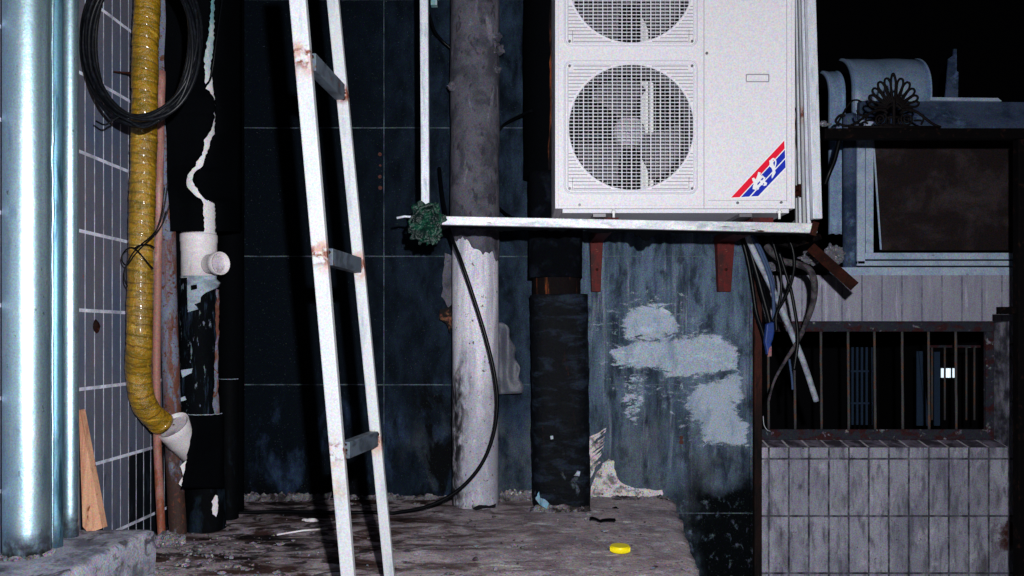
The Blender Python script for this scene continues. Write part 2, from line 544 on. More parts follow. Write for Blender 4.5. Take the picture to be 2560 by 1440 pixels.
M['rust'] = mat('dark_rusted_iron', C(60, 30, 24, 3.6, 2.2), rough=0.85, spec=0.05, grain=0.28, bump=(50, 0.3), layers=[
    dict(col=C(34, 20, 18, 3.6, 1.7), scale=14, lo=0.42, hi=0.62), dict(col=C(104, 60, 36, 3.6, 1.7), scale=46, lo=0.62, hi=0.7)])
M['red_rust'] = mat('red_primer_steel', C(96, 22, 22, 3.6, 1.9), rough=0.7, spec=0.25, grain=0.26, layers=[
    dict(col=C(54, 20, 20, 3.6, 1.6), scale=(24, 24, 9), lo=0.45, hi=0.64), dict(col=C(120, 72, 60, 3.6, 1.6), scale=50, lo=0.64, hi=0.7)])
M['pvc'] = mat('white_plastic', C(214, 208, 212, 3.1), rough=0.45, spec=0.4, grain=0.16, layers=[
    dict(col=C(170, 160, 162, 3.1), scale=(16, 16, 8), lo=0.5, hi=0.72, amt=0.7)])
M['pvc_dirty'] = mat('grimy_white_plastic', C(186, 178, 186, 3.1), rough=0.6, spec=0.3, grain=0.22, layers=[
    dict(col=C(130, 118, 124, 3.1), scale=14, lo=0.45, hi=0.66), dict(col=C(80, 62, 60, 3.1), scale=44, lo=0.64, hi=0.7)])
M['pvc_teal'] = mat('bluish_white_plastic', C(214, 212, 216, 3.1), rough=0.5, spec=0.4, grain=0.2, layers=[
    dict(col=C(110, 156, 164, 3.15), scale=(20, 20, 7), lo=0.3, hi=0.6, grad=[(2, 1.72, 1.9)], wob=0.2)])
M['tape_grey'] = mat('torn_grey_tape', C(150, 162, 176, 3.1), rough=0.75, spec=0.2, grain=0.24, bump=(40, 0.3), layers=[
    dict(col=C(112, 122, 136, 3.1), scale=(10, 10, 24), lo=0.45, hi=0.65), dict(col=C(190, 190, 194, 3.1), scale=20, lo=0.6, hi=0.7)])
M['black'] = mat('matt_black_wrap_and_shade', C(3, 4, 6, 3.2), rough=0.8, spec=0.02, grain=0.2, bump=(30, 0.3))
M['black_streaky'] = mat('black_wrap_with_paint_streaks', C(5, 7, 10, 3.1), rough=0.75, spec=0.03, grain=0.3, bump=(40, 0.3), layers=[
    dict(col=C(38, 52, 68, 3.1), scale=(34, 34, 6), lo=0.54, hi=0.68, amt=0.8),
    dict(col=C(110, 124, 138, 3.1), scale=(50, 50, 14), lo=0.61, hi=0.66, amt=0.8)])
M['black_low'] = mat('scuffed_black_bitumen', C(4, 5, 7, 3.2), rough=0.7, spec=0.03, grain=0.3, bump=(30, 0.3), layers=[
    dict(col=C(22, 32, 42, 3.2), scale=(18, 18, 7), lo=0.5, hi=0.7, grad=[(2, 0.4, 0.1)], wob=0.3),
    dict(col=C(130, 138, 146, 3.2), scale=(70, 70, 30), lo=0.74, hi=0.77, amt=0.7)])
M['tape_black'] = mat('black_lagging_tape', C(8, 10, 14, 3.45), rough=0.6, spec=0.05, grain=0.34, bump=(24, 0.8), layers=[
    dict(col=C(24, 31, 42, 3.45), scale=(9, 9, 22), lo=0.48, hi=0.68),
    dict(col=C(70, 78, 88, 3.45), scale=(20, 20, 14), lo=0.56, hi=0.68, grad=[(2, 0.34, 0.08)], wob=0.25, amt=0.8),
    dict(col=C(170, 178, 184, 3.45), scale=44, lo=0.72, hi=0.75, grad=[(2, 0.3, 0.1)], wob=0.2),
    dict(col=C(44, 24, 20, 3.45), scale=(30, 30, 4), lo=0.64, hi=0.72, amt=0.6)])
M['foam'] = mat('black_foam_sleeve', C(5, 6, 9, 3.45), rough=0.9, spec=0.02, grain=0.34, bump=(60, 0.3), layers=[
    dict(col=C(16, 20, 28, 3.45), scale=10, lo=0.5, hi=0.7)])
M['rust_brown'] = mat('brown_rusted_pipe', C(16, 12, 12, 3.45), rough=0.85, spec=0.05, grain=0.3, bump=(50, 0.3), layers=[
    dict(col=C(14, 10, 12, 3.45), scale=(16, 16, 5), lo=0.42, hi=0.58), dict(col=C(96, 50, 30, 3.45), scale=(22, 22, 3), lo=0.54, hi=0.66)])
M['cement'] = mat('grey_cement_coat', C(76, 75, 84, 3.45), rough=0.92, spec=0.12, grain=0.3, bump=(24, 0.5), layers=[
    dict(col=C(54, 54, 62, 3.45), scale=9, lo=0.42, hi=0.62),
    dict(col=C(40, 38, 46, 3.45), scale=(26, 26, 18), lo=0.56, hi=0.66, amt=0.8),
    dict(col=C(112, 110, 122, 3.45), scale=(14, 14, 4), lo=0.56, hi=0.7, amt=0.7),
    dict(col=C(58, 48, 46, 3.45), scale=20, lo=0.66, hi=0.74, amt=0.8)])
M['column_white'] = mat('dirty_white_pipe', C(190, 188, 198, 3.45), rough=0.6, spec=0.3, grain=0.26, bump=(30, 0.12), layers=[
    dict(col=C(150, 148, 162, 3.45), scale=(24, 24, 3), lo=0.42, hi=0.66),
    dict(col=C(128, 128, 140, 3.45), scale=(10, 10, 4), lo=0.3, hi=0.56, grad=[(2, 1.0, 0.2)], wob=0.5, amt=0.95),
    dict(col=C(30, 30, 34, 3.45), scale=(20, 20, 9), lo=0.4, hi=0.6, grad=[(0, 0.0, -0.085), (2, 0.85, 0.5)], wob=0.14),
    dict(col=C(72, 62, 66, 3.45), scale=52, lo=0.62, hi=0.68),
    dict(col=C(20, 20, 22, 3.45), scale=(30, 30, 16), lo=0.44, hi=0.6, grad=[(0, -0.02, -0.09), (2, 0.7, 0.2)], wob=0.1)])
M['zinc'] = mat('galvanised_steel', C(196, 198, 204, 2.98), rough=0.5, spec=0.5, metal=0.2, grain=0.2, gscale=230, layers=[
    dict(col=C(132, 138, 150, 2.98), scale=(12, 30, 40), lo=0.44, hi=0.7, amt=0.7),
    dict(col=C(228, 228, 230, 2.98), scale=(14, 14, 30), lo=0.5, hi=0.7, amt=0.8),
    dict(col=C(152, 112, 58, 2.98), scale=(11, 20, 20), lo=0.6, hi=0.72, amt=0.75),
    dict(col=C(64, 34, 26, 2.98), scale=(9, 40, 60), lo=0.66, hi=0.72)])
M['zinc_clean'] = mat('bright_galvanised_bar', C(206, 210, 220, 3.0), rough=0.5, spec=0.5, metal=0.15, grain=0.18, gscale=230, layers=[
    dict(col=C(128, 136, 150, 3.0), scale=(60, 60, 9), lo=0.44, hi=0.72, amt=0.6)])
M['wood'] = mat('pale_fresh_wood', C(222, 170, 138, 2.45), rough=0.7, spec=0.2, grain=0.16, gscale=230, layers=[
    dict(col=C(190, 132, 104, 2.45), scale=(60, 60, 3), lo=0.46, hi=0.66), dict(col=C(130, 70, 50, 2.45), scale=(26, 26, 14), lo=0.68, hi=0.74)])
M['cable'] = mat('black_cable_rubber', C(6, 8, 12, 2.7), rough=0.35, spec=0.12, grain=0.15)
M['cable_dusty'] = mat('dusty_black_cable', C(12, 14, 19, 2.7), rough=0.4, spec=0.2, grain=0.25, layers=[
    dict(col=C(28, 31, 38, 2.7), scale=60, lo=0.5, hi=0.66, grad=[(2, 1.72, 1.55)], wob=0.1, amt=0.8)])
M['cable_blue'] = mat('blue_grey_cable', C(48, 62, 88, 3.6), rough=0.5, spec=0.1, grain=0.2)
M['green'] = mat('green_tape', C(6, 62, 46, 2.95), rough=0.35, spec=0.5, grain=0.25, bump=(70, 0.7), layers=[
    dict(col=C(4, 26, 24, 2.95), scale=30, lo=0.4, hi=0.56), dict(col=C(60, 150, 124, 2.95), scale=60, lo=0.66, hi=0.72)])
M['ac'] = mat('off_white_enamel', C(214, 211, 217, 3.15), rough=0.5, spec=0.35, grain=0.12, gscale=170)
M['ac_line'] = mat('groove_shade_grey', C(150, 146, 154, 3.15), rough=0.7, spec=0.2, grain=0.1)  # grey stands in for the shade inside slots, joints and the plate edge
M['ac_guard'] = mat('white_plastic_guard', C(205, 204, 212, 3.15), rough=0.5, spec=0.4, grain=0.12, gscale=170)
M['fan'] = mat('grey_fan_plastic', C(100, 98, 104, 3.25), rough=0.5, spec=0.3, grain=0.2)
M['hub'] = mat('pale_fan_hub', C(150, 148, 156, 3.2), rough=0.5, spec=0.4, grain=0.3)
M['coil'] = mat('dark_heat_exchanger', C(4, 5, 7, 3.35), rough=0.7, spec=0.2, grain=0.3, layers=[
    dict(col=C(40, 60, 74, 3.35), scale=(4, 4, 50), lo=0.62, hi=0.68)])
M['bracket_white'] = mat('bright_motor_bracket', C(220, 224, 230, 3.3), rough=0.4, spec=0.5, grain=0.1)
M['red'] = mat('red_print', (0.78, 0.006, 0.035), rough=0.35, spec=0.4, grain=0.05)
M['blue'] = mat('blue_print', (0.006, 0.022, 0.42), rough=0.35, spec=0.4, grain=0.08)
M['white'] = mat('white_print', (0.85, 0.85, 0.86), rough=0.4, grain=0.04)
M['screw'] = mat('grey_screw', C(110, 108, 114, 3.15), rough=0.4, metal=0.4, grain=0.1)
M['iron'] = mat('black_painted_iron', C(7, 6, 7, 3.6), rough=0.6, spec=0.03, grain=0.3, layers=[
    dict(col=C(30, 18, 15, 3.6), scale=30, lo=0.56, hi=0.68)])
M['iron_crest'] = mat('rust_flecked_black_iron', C(12, 9, 10, 3.6), rough=0.6, spec=0.08, grain=0.3, bump=(60, 0.4), layers=[
    dict(col=C(92, 58, 44, 3.6), scale=34, lo=0.5, hi=0.66, grad=[(2, 2.05, 1.7)], wob=0.1)])
M['sheet'] = mat('galvanised_sheet', (0.36, 0.50, 0.74), rough=0.5, spec=0.4, metal=0.25, grain=0.26, gscale=120, layers=[
    dict(col=(0.24, 0.37, 0.58), scale=(5, 5, 3), lo=0.4, hi=0.65), dict(col=(0.60, 0.72, 0.88), scale=(6, 6, 4), lo=0.54, hi=0.72, amt=0.8)])
M['sheet_dark'] = mat('dark_and_shaded_blue_sheet', C(50, 60, 80, 4.6), rough=0.7, spec=0.1, grain=0.34, gscale=150, layers=[
    dict(col=C(26, 36, 54, 4.6), scale=(3, 5, 5), lo=0.42, hi=0.62), dict(col=C(70, 88, 112, 4.6), scale=9, lo=0.56, hi=0.7, amt=0.7)])
M['alu'] = mat('aluminium_frame', (0.52, 0.63, 0.80), rough=0.45, spec=0.4, metal=0.1, grain=0.2, gscale=130, layers=[
    dict(col=(0.34, 0.45, 0.64), scale=(10, 10, 10), lo=0.42, hi=0.66, amt=0.8), dict(col=(0.12, 0.12, 0.14), scale=24, lo=0.66, hi=0.72, amt=0.6)])
M['screen'] = mat('dark_brown_panel', C(25, 20, 21, 4.3), rough=0.75, spec=0.03, grain=0.42, gscale=150, layers=[
    dict(col=C(44, 38, 40, 4.3), scale=(5, 5, 5), lo=0.45, hi=0.7, grad=[(2, 1.45, 1.15)], wob=0.2)])
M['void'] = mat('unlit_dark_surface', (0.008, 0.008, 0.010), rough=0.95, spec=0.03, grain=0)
M['dim_blue'] = mat('dim_blue_slat', C(22, 32, 46, 5.4), rough=0.8, spec=0.1, grain=0.3)
M['bar'] = mat('flaking_grey_bar', C(50, 50, 52, 4.35), rough=0.7, spec=0.3, grain=0.3, layers=[
    dict(col=C(70, 46, 34, 4.35), scale=(40, 40, 26), lo=0.5, hi=0.62)])
M['grille_frame'] = mat('rusting_angle_frame', C(32, 33, 40, 4.4), rough=0.75, spec=0.06, grain=0.34, bump=(40, 0.3), layers=[
    dict(col=C(40, 20, 22, 4.4), scale=(14, 14, 20), lo=0.46, hi=0.6), dict(col=C(92, 92, 98, 4.4), scale=26, lo=0.6, hi=0.7)])
M['hose_grey'] = mat('grey_flexible_hose', C(66, 62, 66, 3.5), rough=0.7, spec=0.08, grain=0.3, layers=[
    dict(col=C(34, 32, 36, 3.5), scale=24, lo=0.45, hi=0.62)])
M['conduit'] = mat('pale_grey_conduit', C(138, 144, 156, 3.5), rough=0.6, spec=0.3, grain=0.26, layers=[
    dict(col=C(100, 104, 116, 3.5), scale=16, lo=0.45, hi=0.66)])
M['blue_tape'] = mat('blue_insulating_tape', C(20, 44, 100, 3.6), rough=0.5, spec=0.3, grain=0.25)
M['pink'] = mat('pinkish_paper_tag', C(120, 84, 86, 3.6), rough=0.8, grain=0.3)
M['plastic_bag'] = mat('crumpled_grey_plastic', C(84, 84, 92, 3.7), rough=0.35, spec=0.5, grain=0.3)
M['yellow_cap'] = mat('bright_yellow_plastic', (0.80, 0.66, 0.004), rough=0.4, spec=0.35, grain=0.05)
M['anchor'] = mat('rust_stained_hole', C(62, 34, 30, 3.7), rough=0.9, grain=0.3)
M['scrap_grey'] = mat('thin_grey_plastic_film', C(62, 64, 74, 3.6), rough=0.5, spec=0.4, grain=0.3, bump=(30, 0.4))
M['lamp'] = mat('bright_lamp', (0.75, 0.9, 1.0), emit=1.1, grain=0)

# ------------------------------------------------------------------ the ground
EA, EB = PZ(1690, 1262), PZ(1752, 1440)
dE = (EB - EA) / (EB.y - EA.y)


def edge_x(y):
    return EA.x + dE.x * (y - EA.y)


mb = MB()
rows = []
NY = 110
for i in range(NY + 1):
    y = 0.9 + (3.72 - 0.9) * i / NY
    x1 = edge_x(y)
    row = []
    for j in range(101):
        x = -1.6 + (x1 + 1.6) * j / 100
        z = 0.008 * noise.noise(Vector((x * 4, y * 4, 0))) + 0.003 * noise.noise(Vector((x * 21, y * 21, 4)))
        if j >= 99:
            x += 0.014 * noise.noise(Vector((y * 9, 3, 1))) + 0.008 * noise.noise(Vector((y * 40, 3, 1)))
            z -= 0.004 if j == 99 else 0.012
        row.append(Vector((x, y, z)))
    row.append(row[-1] + Vector((0.005, 0, -0.3)))
    row.append(row[-2] + Vector((0.01, 0, -0.66)))
    rows.append(row)
mb.grid(rows)
front = [Vector((p.x, p.y - 0.001, p.z)) for p in rows[0]]
mb.grid([front, [Vector((p.x, p.y, -0.66)) for p in front]])
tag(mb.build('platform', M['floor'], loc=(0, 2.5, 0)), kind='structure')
mb = MB().add([(-60, -60, -0.64), (60, -60, -0.64), (60, 60, -0.64), (-60, 60, -0.64)], [(0, 1, 2, 3)])
tag(mb.build('ground', M['ground'], loc=(0, 0, -0.64)), kind='structure')

# ------------------------------------------------------------------ back wall
WY = 3.7
XR = P(1874, 1000, WY).x
bw = empty('granite_wall', (0, WY, 0), 'black granite tiled wall stained with pale plaster, standing behind the ladder', 'wall')
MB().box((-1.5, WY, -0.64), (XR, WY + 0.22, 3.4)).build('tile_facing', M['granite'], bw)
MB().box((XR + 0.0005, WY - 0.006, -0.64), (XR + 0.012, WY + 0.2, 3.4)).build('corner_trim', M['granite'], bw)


def smear(poly, Y, rim=16.0, step=4.5, top=1.25):
    """thin skim of plaster whose edge breaks up over the last few centimetres"""
    xs_, ys_ = [p[0] for p in poly], [p[1] for p in poly]
    m_ = MB()
    nx, ny = int((max(xs_) - min(xs_) + 2 * rim) / step) + 1, int((max(ys_) - min(ys_) + 2 * rim) / step) + 1
    idx, fs, vs_ = {}, [], []
    val = {}
    for a_ in range(nx + 1):
        for b_ in range(ny + 1):
            x_, y_ = min(xs_) - rim + a_ * step, min(ys_) - rim + b_ * step
            d2, ins = 1e9, False
            for q in range(len(poly)):
                (xa, ya), (xb2, yb3) = poly[q], poly[(q + 1) % len(poly)]
                L2 = (xb2 - xa) ** 2 + (yb3 - ya) ** 2
                t_ = max(0, min(1, ((x_ - xa) * (xb2 - xa) + (y_ - ya) * (yb3 - ya)) / L2))
                d2 = min(d2, (x_ - xa - t_ * (xb2 - xa)) ** 2 + (y_ - ya - t_ * (yb3 - ya)) ** 2)
                if (ya > y_) != (yb3 > y_) and x_ < (xb2 - xa) * (y_ - ya) / (yb3 - ya) + xa:
                    ins = not ins
            d = math.sqrt(d2) * (1 if ins else -1)
            val[a_, b_] = max(0.0, min(top, 0.5 + d / (2 * rim)))
    for a_ in range(nx):
        for b_ in range(ny):
            c4 = [(a_, b_), (a_ + 1, b_), (a_ + 1, b_ + 1), (a_, b_ + 1)]
            if max(val[c] for c in c4) > 0.02:
                f_ = []
                for c in c4:
                    if c not in idx:
                        idx[c] = len(vs_)
                        vs_.append(P(min(xs_) - rim + c[0] * step, min(ys_) - rim + c[1] * step, Y))
                        m_.wrap.append(val[c])
                    f_.append(idx[c])
                fs.append(tuple(f_))
    m_.add(vs_, fs)
    return m_


for k_, pl_ in enumerate((
        [(1528, 880), (1552, 862), (1618, 852), (1700, 848), (1740, 838), (1800, 842), (1832, 862), (1846, 890), (1838, 918), (1795, 932),
         (1740, 940), (1690, 945), (1668, 930), (1652, 918), (1600, 920), (1560, 912), (1530, 905)],
        [(1560, 850), (1558, 800), (1575, 772), (1620, 760), (1660, 764), (1688, 790), (1702, 830), (1664, 838), (1660, 850), (1612, 848)],
        [(1716, 985), (1760, 962), (1850, 934), (1856, 1000), (1834, 1006), (1842, 1030), (1868, 1070), (1866, 1112), (1760, 1108), (1752, 1060), (1722, 1030)])):
    smear(pl_, WY - 0.0026 - 0.0008 * k_, 20.0).build('plaster_patch', M['plaster'], bw)
mb = MB()
patch(mb, [(1478, 1246), (1478, 1215), (1492, 1178), (1506, 1160), (1520, 1144), (1534, 1150), (1540, 1190), (1556, 1212), (1600, 1220), (1652, 1226),
           (1656, 1236), (1640, 1250)], WY, 0.008, 5, 2.2, 4)
for k in range(15):
    y0 = 1068 + k * 7.4
    x1 = 1512 - abs(k - 1) * 1.6 + random.uniform(-8, 6)
    patch(mb, [(1470, y0 + 26), (x1 - 14, y0 + 10), (x1, y0), (x1 - 2, y0 + 5), (1474, y0 + 33)], WY, 0.004 + 0.0004 * k, 6, 1.2, 5 + k)
mb.build('plaster_daub', M['plaster_white'], bw)
for k_, (pl_, rim_, top_) in enumerate((
        ([(1500, 800), (1560, 745), (1700, 745), (1750, 820), (1825, 845), (1828, 960), (1826, 1095), (1740, 1100), (1690, 1010), (1560, 980), (1505, 930)], 36, 0.29),
        ([(1560, 940), (1600, 940), (1606, 1010), (1590, 1060), (1570, 1040)], 18, 0.5))):
    smear(pl_, WY - 0.0010 - 0.0006 * k_, rim_, 7, top_).build('plaster_wash', M['plaster'], bw)
# crumbling fillet along the foot of the wall
mb = MB()
for (xa, xb, hmax, y) in ((600, 830, 24, 1), (840, 1130, 14, 2), (1250, 1330, 40, 3), (1480, 1670, 14, 4)):
    top, mid, bot = [], [], []
    n = int((xb - xa) / 5)
    for i in range(n + 1):
        px = xa + (xb - xa) * i / n
        h = hmax * (0.45 + 0.9 * abs(noise.noise(Vector((px * 0.021, y, 0)))) + 0.5 * noise.noise(Vector((px * 0.11, y, 3))))
        base = P(px, 1243, WY)
        hz = max(0.006, px2m(h, WY))
        top.append(Vector((base.x, WY - 0.002, hz)))
        mid.append(Vector((base.x, WY - 0.012 - 0.01 * random.random(), hz * 0.55)))
        bot.append(Vector((base.x, WY - 0.05 - 0.03 * random.random(), -0.01)))
    mb.grid([top, mid, bot], False)
mb.build('mortar_fillet', M['mortar'], bw)
for (x, y, r) in ((950, 386, 4.5), (951, 414, 3), (950, 442, 4.5), (951, 470, 5), (1703, 1094, 5), (1703, 1105, 5.5)):
    c = P(x, y, WY)
    MB().tube([c + Vector((0, -0.004, 0)), c + Vector((0, 0.001, 0))], px2m(r, WY), 12).build('anchor_hole', M['anchor'], bw)
c = P(970, 12, WY)
MB().tube([P(1097, 1, WY - 0.02), P(1097, 1, WY)], 0.001, 6).box(tuple(P(1077, 12, WY - 0.03)), tuple(P(1094, -20, WY))).build('junction_box', M['pvc_teal'], bw, bevel=0.003)

# ------------------------------------------------------------------ left wall
lw = empty('side_wall', (LW(2.5), 0, 0), 'grey glazed tile wall with pale joints, running back on the left', 'wall')
mb = MB()
y0, y1 = 0.9, 3.699
mb.add([(LW(y0), y0, -0.64), (LW(y1), y1, -0.64), (LW(y1), y1, 3.4), (LW(y0), y0, 3.4),
        (LW(y0) - 0.2, y0, -0.64), (LW(y1) - 0.2, y1, -0.64), (LW(y1) - 0.2, y1, 3.4), (LW(y0) - 0.2, y0, 3.4)],
       [(0, 1, 2, 3), (4, 7, 6, 5), (0, 4, 5, 1), (3, 2, 6, 7), (0, 3, 7, 4), (1, 5, 6, 2)])
mb.build('tile_facing', M['tile_left'], lw)
yy = LW(2.6)
c = Vector((LW(2.64) + 0.001, 2.64, P(237, 815, 2.64).z))
MB().blob(c, (0.008, 0.02, 0.022), 3, 2, 0.5).build('rusty_stub', M['rust'], lw)

# ------------------------------------------------------------------ concrete block under the blue pipes
yb = 2.443
xb_ = P(385, 1330, yb).x
mb = MB()
rows = []
for i in range(41):
    y = 1.2 + (yb - 1.2) * i / 40
    xr = xb_ + 0.033 * (y - yb) + 0.006 * noise.noise(Vector((y * 8, 0, 0)))
    row = []
    for j in range(25):
        x = LW(y) + 0.0005 + (xr - LW(y)) * j / 24
        row.append(Vector((x, y + (0.004 * noise.noise(Vector((x * 12, 5, 1))) if i == 40 else 0), 0.164 + 0.004 * noise.noise(Vector((x * 9, y * 9, 0))) - (0.006 if j == 24 else 0) - (0.005 if i == 40 else 0))))
    for k in range(1, 8):
        z = 0.154 - 0.174 * k / 7
        row.append(Vector((xr + 0.004 + 0.004 * noise.noise(Vector((y * 10, z * 10, 2))), y, z)))
    rows.append(row)
mb.grid(rows)
mb.grid([[p.copy() for p in rows[-1]], [Vector((p.x, p.y + 0.003, min(p.z, 0.154) if k > 24 else -0.02)) for k, p in enumerate(rows[-1])]], False)
tag(mb.build('concrete_block', M['block'], loc=(-1.3, 2.0, 0)), 'low grey concrete block at the foot of the blue steel pipes', 'block')


def vert_tube(name, px, y_ref, Y, r, z0, z1, m, n=32, amp=0.0):
    x = P(px, y_ref, Y).x
    pts = [Vector((x, Y, z0 + (z1 - z0) * i / 40)) for i in range(41)]
    return MB().tube(pts, r, n, rf=(lambda L, ph, p: 1 + amp * noise.noise(Vector((p.x * 3 + math.cos(ph), math.sin(ph), p.z * 4)))) if amp else None)


G = 'blue grey steel pipes standing on the concrete block'
t = empty('steel_pipe', (P(67, 1385, 2.15).x, 2.15, 0.164), 'thickest blue grey steel pipe with a white flash glare down its length', 'pipe', G)
vert_tube('p', 67, 1385, 2.15, 0.0565, 0.160, 3.0, None, 48).build('tube', M['teal'], t)
mb = MB()
for k in range(40):
    a = random.uniform(-2.6, 0.4)
    mb.blob((t.location.x + 0.062 * math.cos(a), 2.15 + 0.062 * math.sin(a), 0.166), random.uniform(0.004, 0.010), k, 1, 0.5)
mb.build('mortar_collar', M['mortar'], t)
t = empty('steel_pipe', (P(138, 1365, 2.232).x, 2.232, 0.164), 'thin blue steel pipe with dripped paint between the two others', 'pipe', G)
mb = vert_tube('p', 138, 1365, 2.232, 0.0198, 0.160, 3.0, None, 24, 0.02)
mb.build('tube', M['teal_seam'], t)
mb = MB()
x = t.location.x
pts = [Vector((x + 0.004 + 0.003 * noise.noise(Vector((0, 0, i * 0.4))), 2.232 - 0.0198, 0.16 + i * 0.03)) for i in range(92)]
mb.tube(pts, [0.0035 + 0.0035 * abs(noise.noise(Vector((1, 4, i * 0.33)))) for i in range(92)], 8)
mb.build('paint_drip', M['teal'], t)
t = empty('steel_pipe', (P(175, 1340, 2.345).x, 2.345, 0.164), 'blue steel pipe nearest the tiled side wall and wooden offcut', 'pipe', G)
vert_tube('p', 175, 1340, 2.345, 0.0237, 0.160, 3.0, None, 28).build('tube', M['teal'], t)

# wooden offcut
mb = MB()
A = [P(196, 1024, 2.435), P(199, 1026, 2.435), P(255, 1321, 2.42), P(220, 1333, 2.41), P(206, 1317, 2.415)]
mb.prism(A, (0.004, 0.026, 0))
tag(mb.build('wood_offcut', M['wood'], bevel=0.0015), 'pale wooden wedge leaning beside the blue steel pipes', 'wood')

# ------------------------------------------------------------------ yellow wrapped hose
hp = path([(371, -90), (366, 60), (362, 180), (360, 330), (356, 500), (352, 680), (349, 840), (347, 930, 2.81), (354, 990, 2.83), (372, 1028, 2.86), (401, 1056, 2.91)], 2.76, 26)
PIT = 0.034


def wrap_r(L, ph, p):
    q = (L / PIT + ph / (2 * math.pi) + (0.8 * noise.noise(Vector((p.z * 6, 2, 0.5))) + 0.35 * noise.noise(Vector((p.z * 22, 2, ph * 0.4))))) % 1.0
    return 0.975 + 0.042 * q ** 0.8 + 0.06 * noise.noise(Vector((math.cos(ph) * 1.5, math.sin(ph) * 1.5, L * 16))) + 0.03 * noise.noise(Vector((math.cos(ph) * 4, math.sin(ph) * 4, L * 60)))


def wrap_c(L, ph, p):
    q = (L / PIT + ph / (2 * math.pi) + (0.8 * noise.noise(Vector((p.z * 6, 2, 0.5))) + 0.35 * noise.noise(Vector((p.z * 22, 2, ph * 0.4))))) % 1.0
    e = max(0.0, 1 - abs(q - 0.06) / 0.12) * 0.9
    return min(1.0, e + 0.35 * (noise.noise(Vector((L * 7, ph * 0.4, 8))) > 0.15))


t = empty('wrapped_hose', (hp[0].x, 2.8, 0.4), 'fat amber hose wound in glossy yellow tape, bending into a white socket', 'hose')
fine = []
for i in range(len(hp) - 1):
    for k in range(4):
        fine.append(hp[i].lerp(hp[i + 1], k / 4))
fine.append(hp[-1])
MB().tube(fine, 0.0425, 40, rf=wrap_r, colf=wrap_c).build('tape_wrapping', M['yellow'], t)
d = (hp[-1] - hp[-2]).normalized()
mb = MB().tube([hp[-1] - d * 0.008, hp[-1] + d * 0.012], 0.0445, 36)
mb.build('end_collar', M['yellow'], t)
# strip of loose tape on the hose: nail
mb = MB().tube([P(284, 179, 2.72), P(318, 182, 2.75), P(332, 184, 2.77)], [0.002, 0.0035, 0.007], 10)
tag(mb.build('rusty_nail', M['rust']), 'rusty nail jutting sideways from the yellow hose behind the coil', 'nail')

# white branch socket the hose enters
t = empty('pipe_socket', tuple(P(450, 1110, 2.9)), 'white plastic angled socket receiving the end of the yellow hose', 'pipe fitting')
a0 = P(430, 1062, 2.945)
ax = (P(516, 1176, 3.10) - a0).normalized()
mb = MB()
pr = [(0.0, 0.0635), (0.03, 0.0635), (0.034, 0.061), (0.075, 0.060), (0.08, 0.057), (0.19, 0.045), (0.21, 0.02)]
mb.tube([a0 + ax * s_ for s_, r_ in pr], [r_ for s_, r_ in pr], 40, caps=False)
mb.tube([a0, a0 + ax * 0.004, a0 + ax * 0.02], [0.0635, 0.055, 0.054], 40, caps=False)
mb.build('socket_body', M['pvc'], t)
MB().tube([a0 + ax * 0.012, a0 + ax * 0.018], 0.0555, 40).build('socket_mouth', M['pvc_dirty'], t)
mb = MB()
patch(mb, [(452, 1165), (468, 1150), (470, 1180), (462, 1205), (476, 1212), (455, 1216), (448, 1208), (458, 1190)], 2.97, 0.003, 6, 1.0, 2)
mb.build('peeled_strip', M['pvc'], t)

# ------------------------------------------------------------------ pink pipe and rusty pole
cpth = smooth([Vector((P(404, 178, 2.92)  .x, 2.92, P(404, 178, 2.92).z)), P(399, 420, 2.92), P(394, 700, 2.92), P(391, 930, 2.92), P(394, 1120, 2.92), Vector((P(405, 1365, 2.92).x, 2.92, 0.0))], 10)
tag(MB().tube(cpth, 0.0142, 18, rf=lambda L, ph, p: 1 + 0.06 * noise.noise(Vector((L * 14, 0, 0)))).build('thin_pipe', M['copper']),
    'thin dull pink pipe standing just right of the yellow hose', 'pipe')
rp = [P(404, -60, 3.03), P(412, 300, 3.03), P(420, 700, 3.03), P(428, 950, 3.03), P(438, 1200, 3.04)]
rp.append(Vector((P(446, 1380, 3.05).x, 3.05, -0.02)))
tag(MB().tube(smooth(rp, 8), 0.0315, 24, rf=lambda L, ph, p: 1 + 0.03 * noise.noise(Vector((L * 9, ph, 0)))).build('rusty_pole', M['rusty_paint']),
    'leaning grey pole going rusty, between the pink pipe and the black drain', 'pole')
# rubble at its foot
ri = 0
for (px, py, Y, r, sd, lab) in ((415, 1352, 2.86, 0.036, 1, 'largest crumbled mortar lump at the foot of the pink pipe'),
                                (446, 1372, 2.88, 0.026, 2, 'small mortar lump between the rusty pole and black drain'),):
    c = P(px, py, Y)
    tag(MB().blob((c.x, Y, r * 0.5), (r, r, r * 0.85), sd, 4, 0.55).build('mortar_lump', M['mortar']), lab, 'rubble', 'mortar lumps on the platform')

# ------------------------------------------------------------------ drain stack
DX = P(497, 640, 3.15).x
dr = empty('drain_stack', (DX, 3.15, 0), 'white drain pipe in torn black wrapping with a short side outlet', 'drain pipe')
vert = lambda r, z0, z1, n=36, Y=3.15, x=DX, rf=None, k=30: MB().tube([Vector((x, Y, z0 + (z1 - z0) * i / k)) for i in range(k + 1)], r, n, rf=rf)
zt = lambda py, Y=3.08: P(500, py, Y).z
vert(0.066, zt(700), 3.0).build('inner_pipe', M['pvc_teal'], dr)
te = MB()
zz = [zt(690), zt(625), zt(623), zt(602), zt(600), zt(583), zt(580)]
te.tube([Vector((DX, 3.15, z)) for z in zz], [0.0665, 0.0665, 0.0682, 0.0685, 0.0705, 0.0705, 0.068], 48)
tee = te.build('tee_fitting', M['pvc'], dr)
o0 = P(524, 660, 3.10)
oax = Vector((0.86, -0.50, 0.0)).normalized()
mb = MB()
pr = [(0.0, 0.038), (0.035, 0.039), (0.04, 0.044), (0.062, 0.045), (0.064, 0.044)]
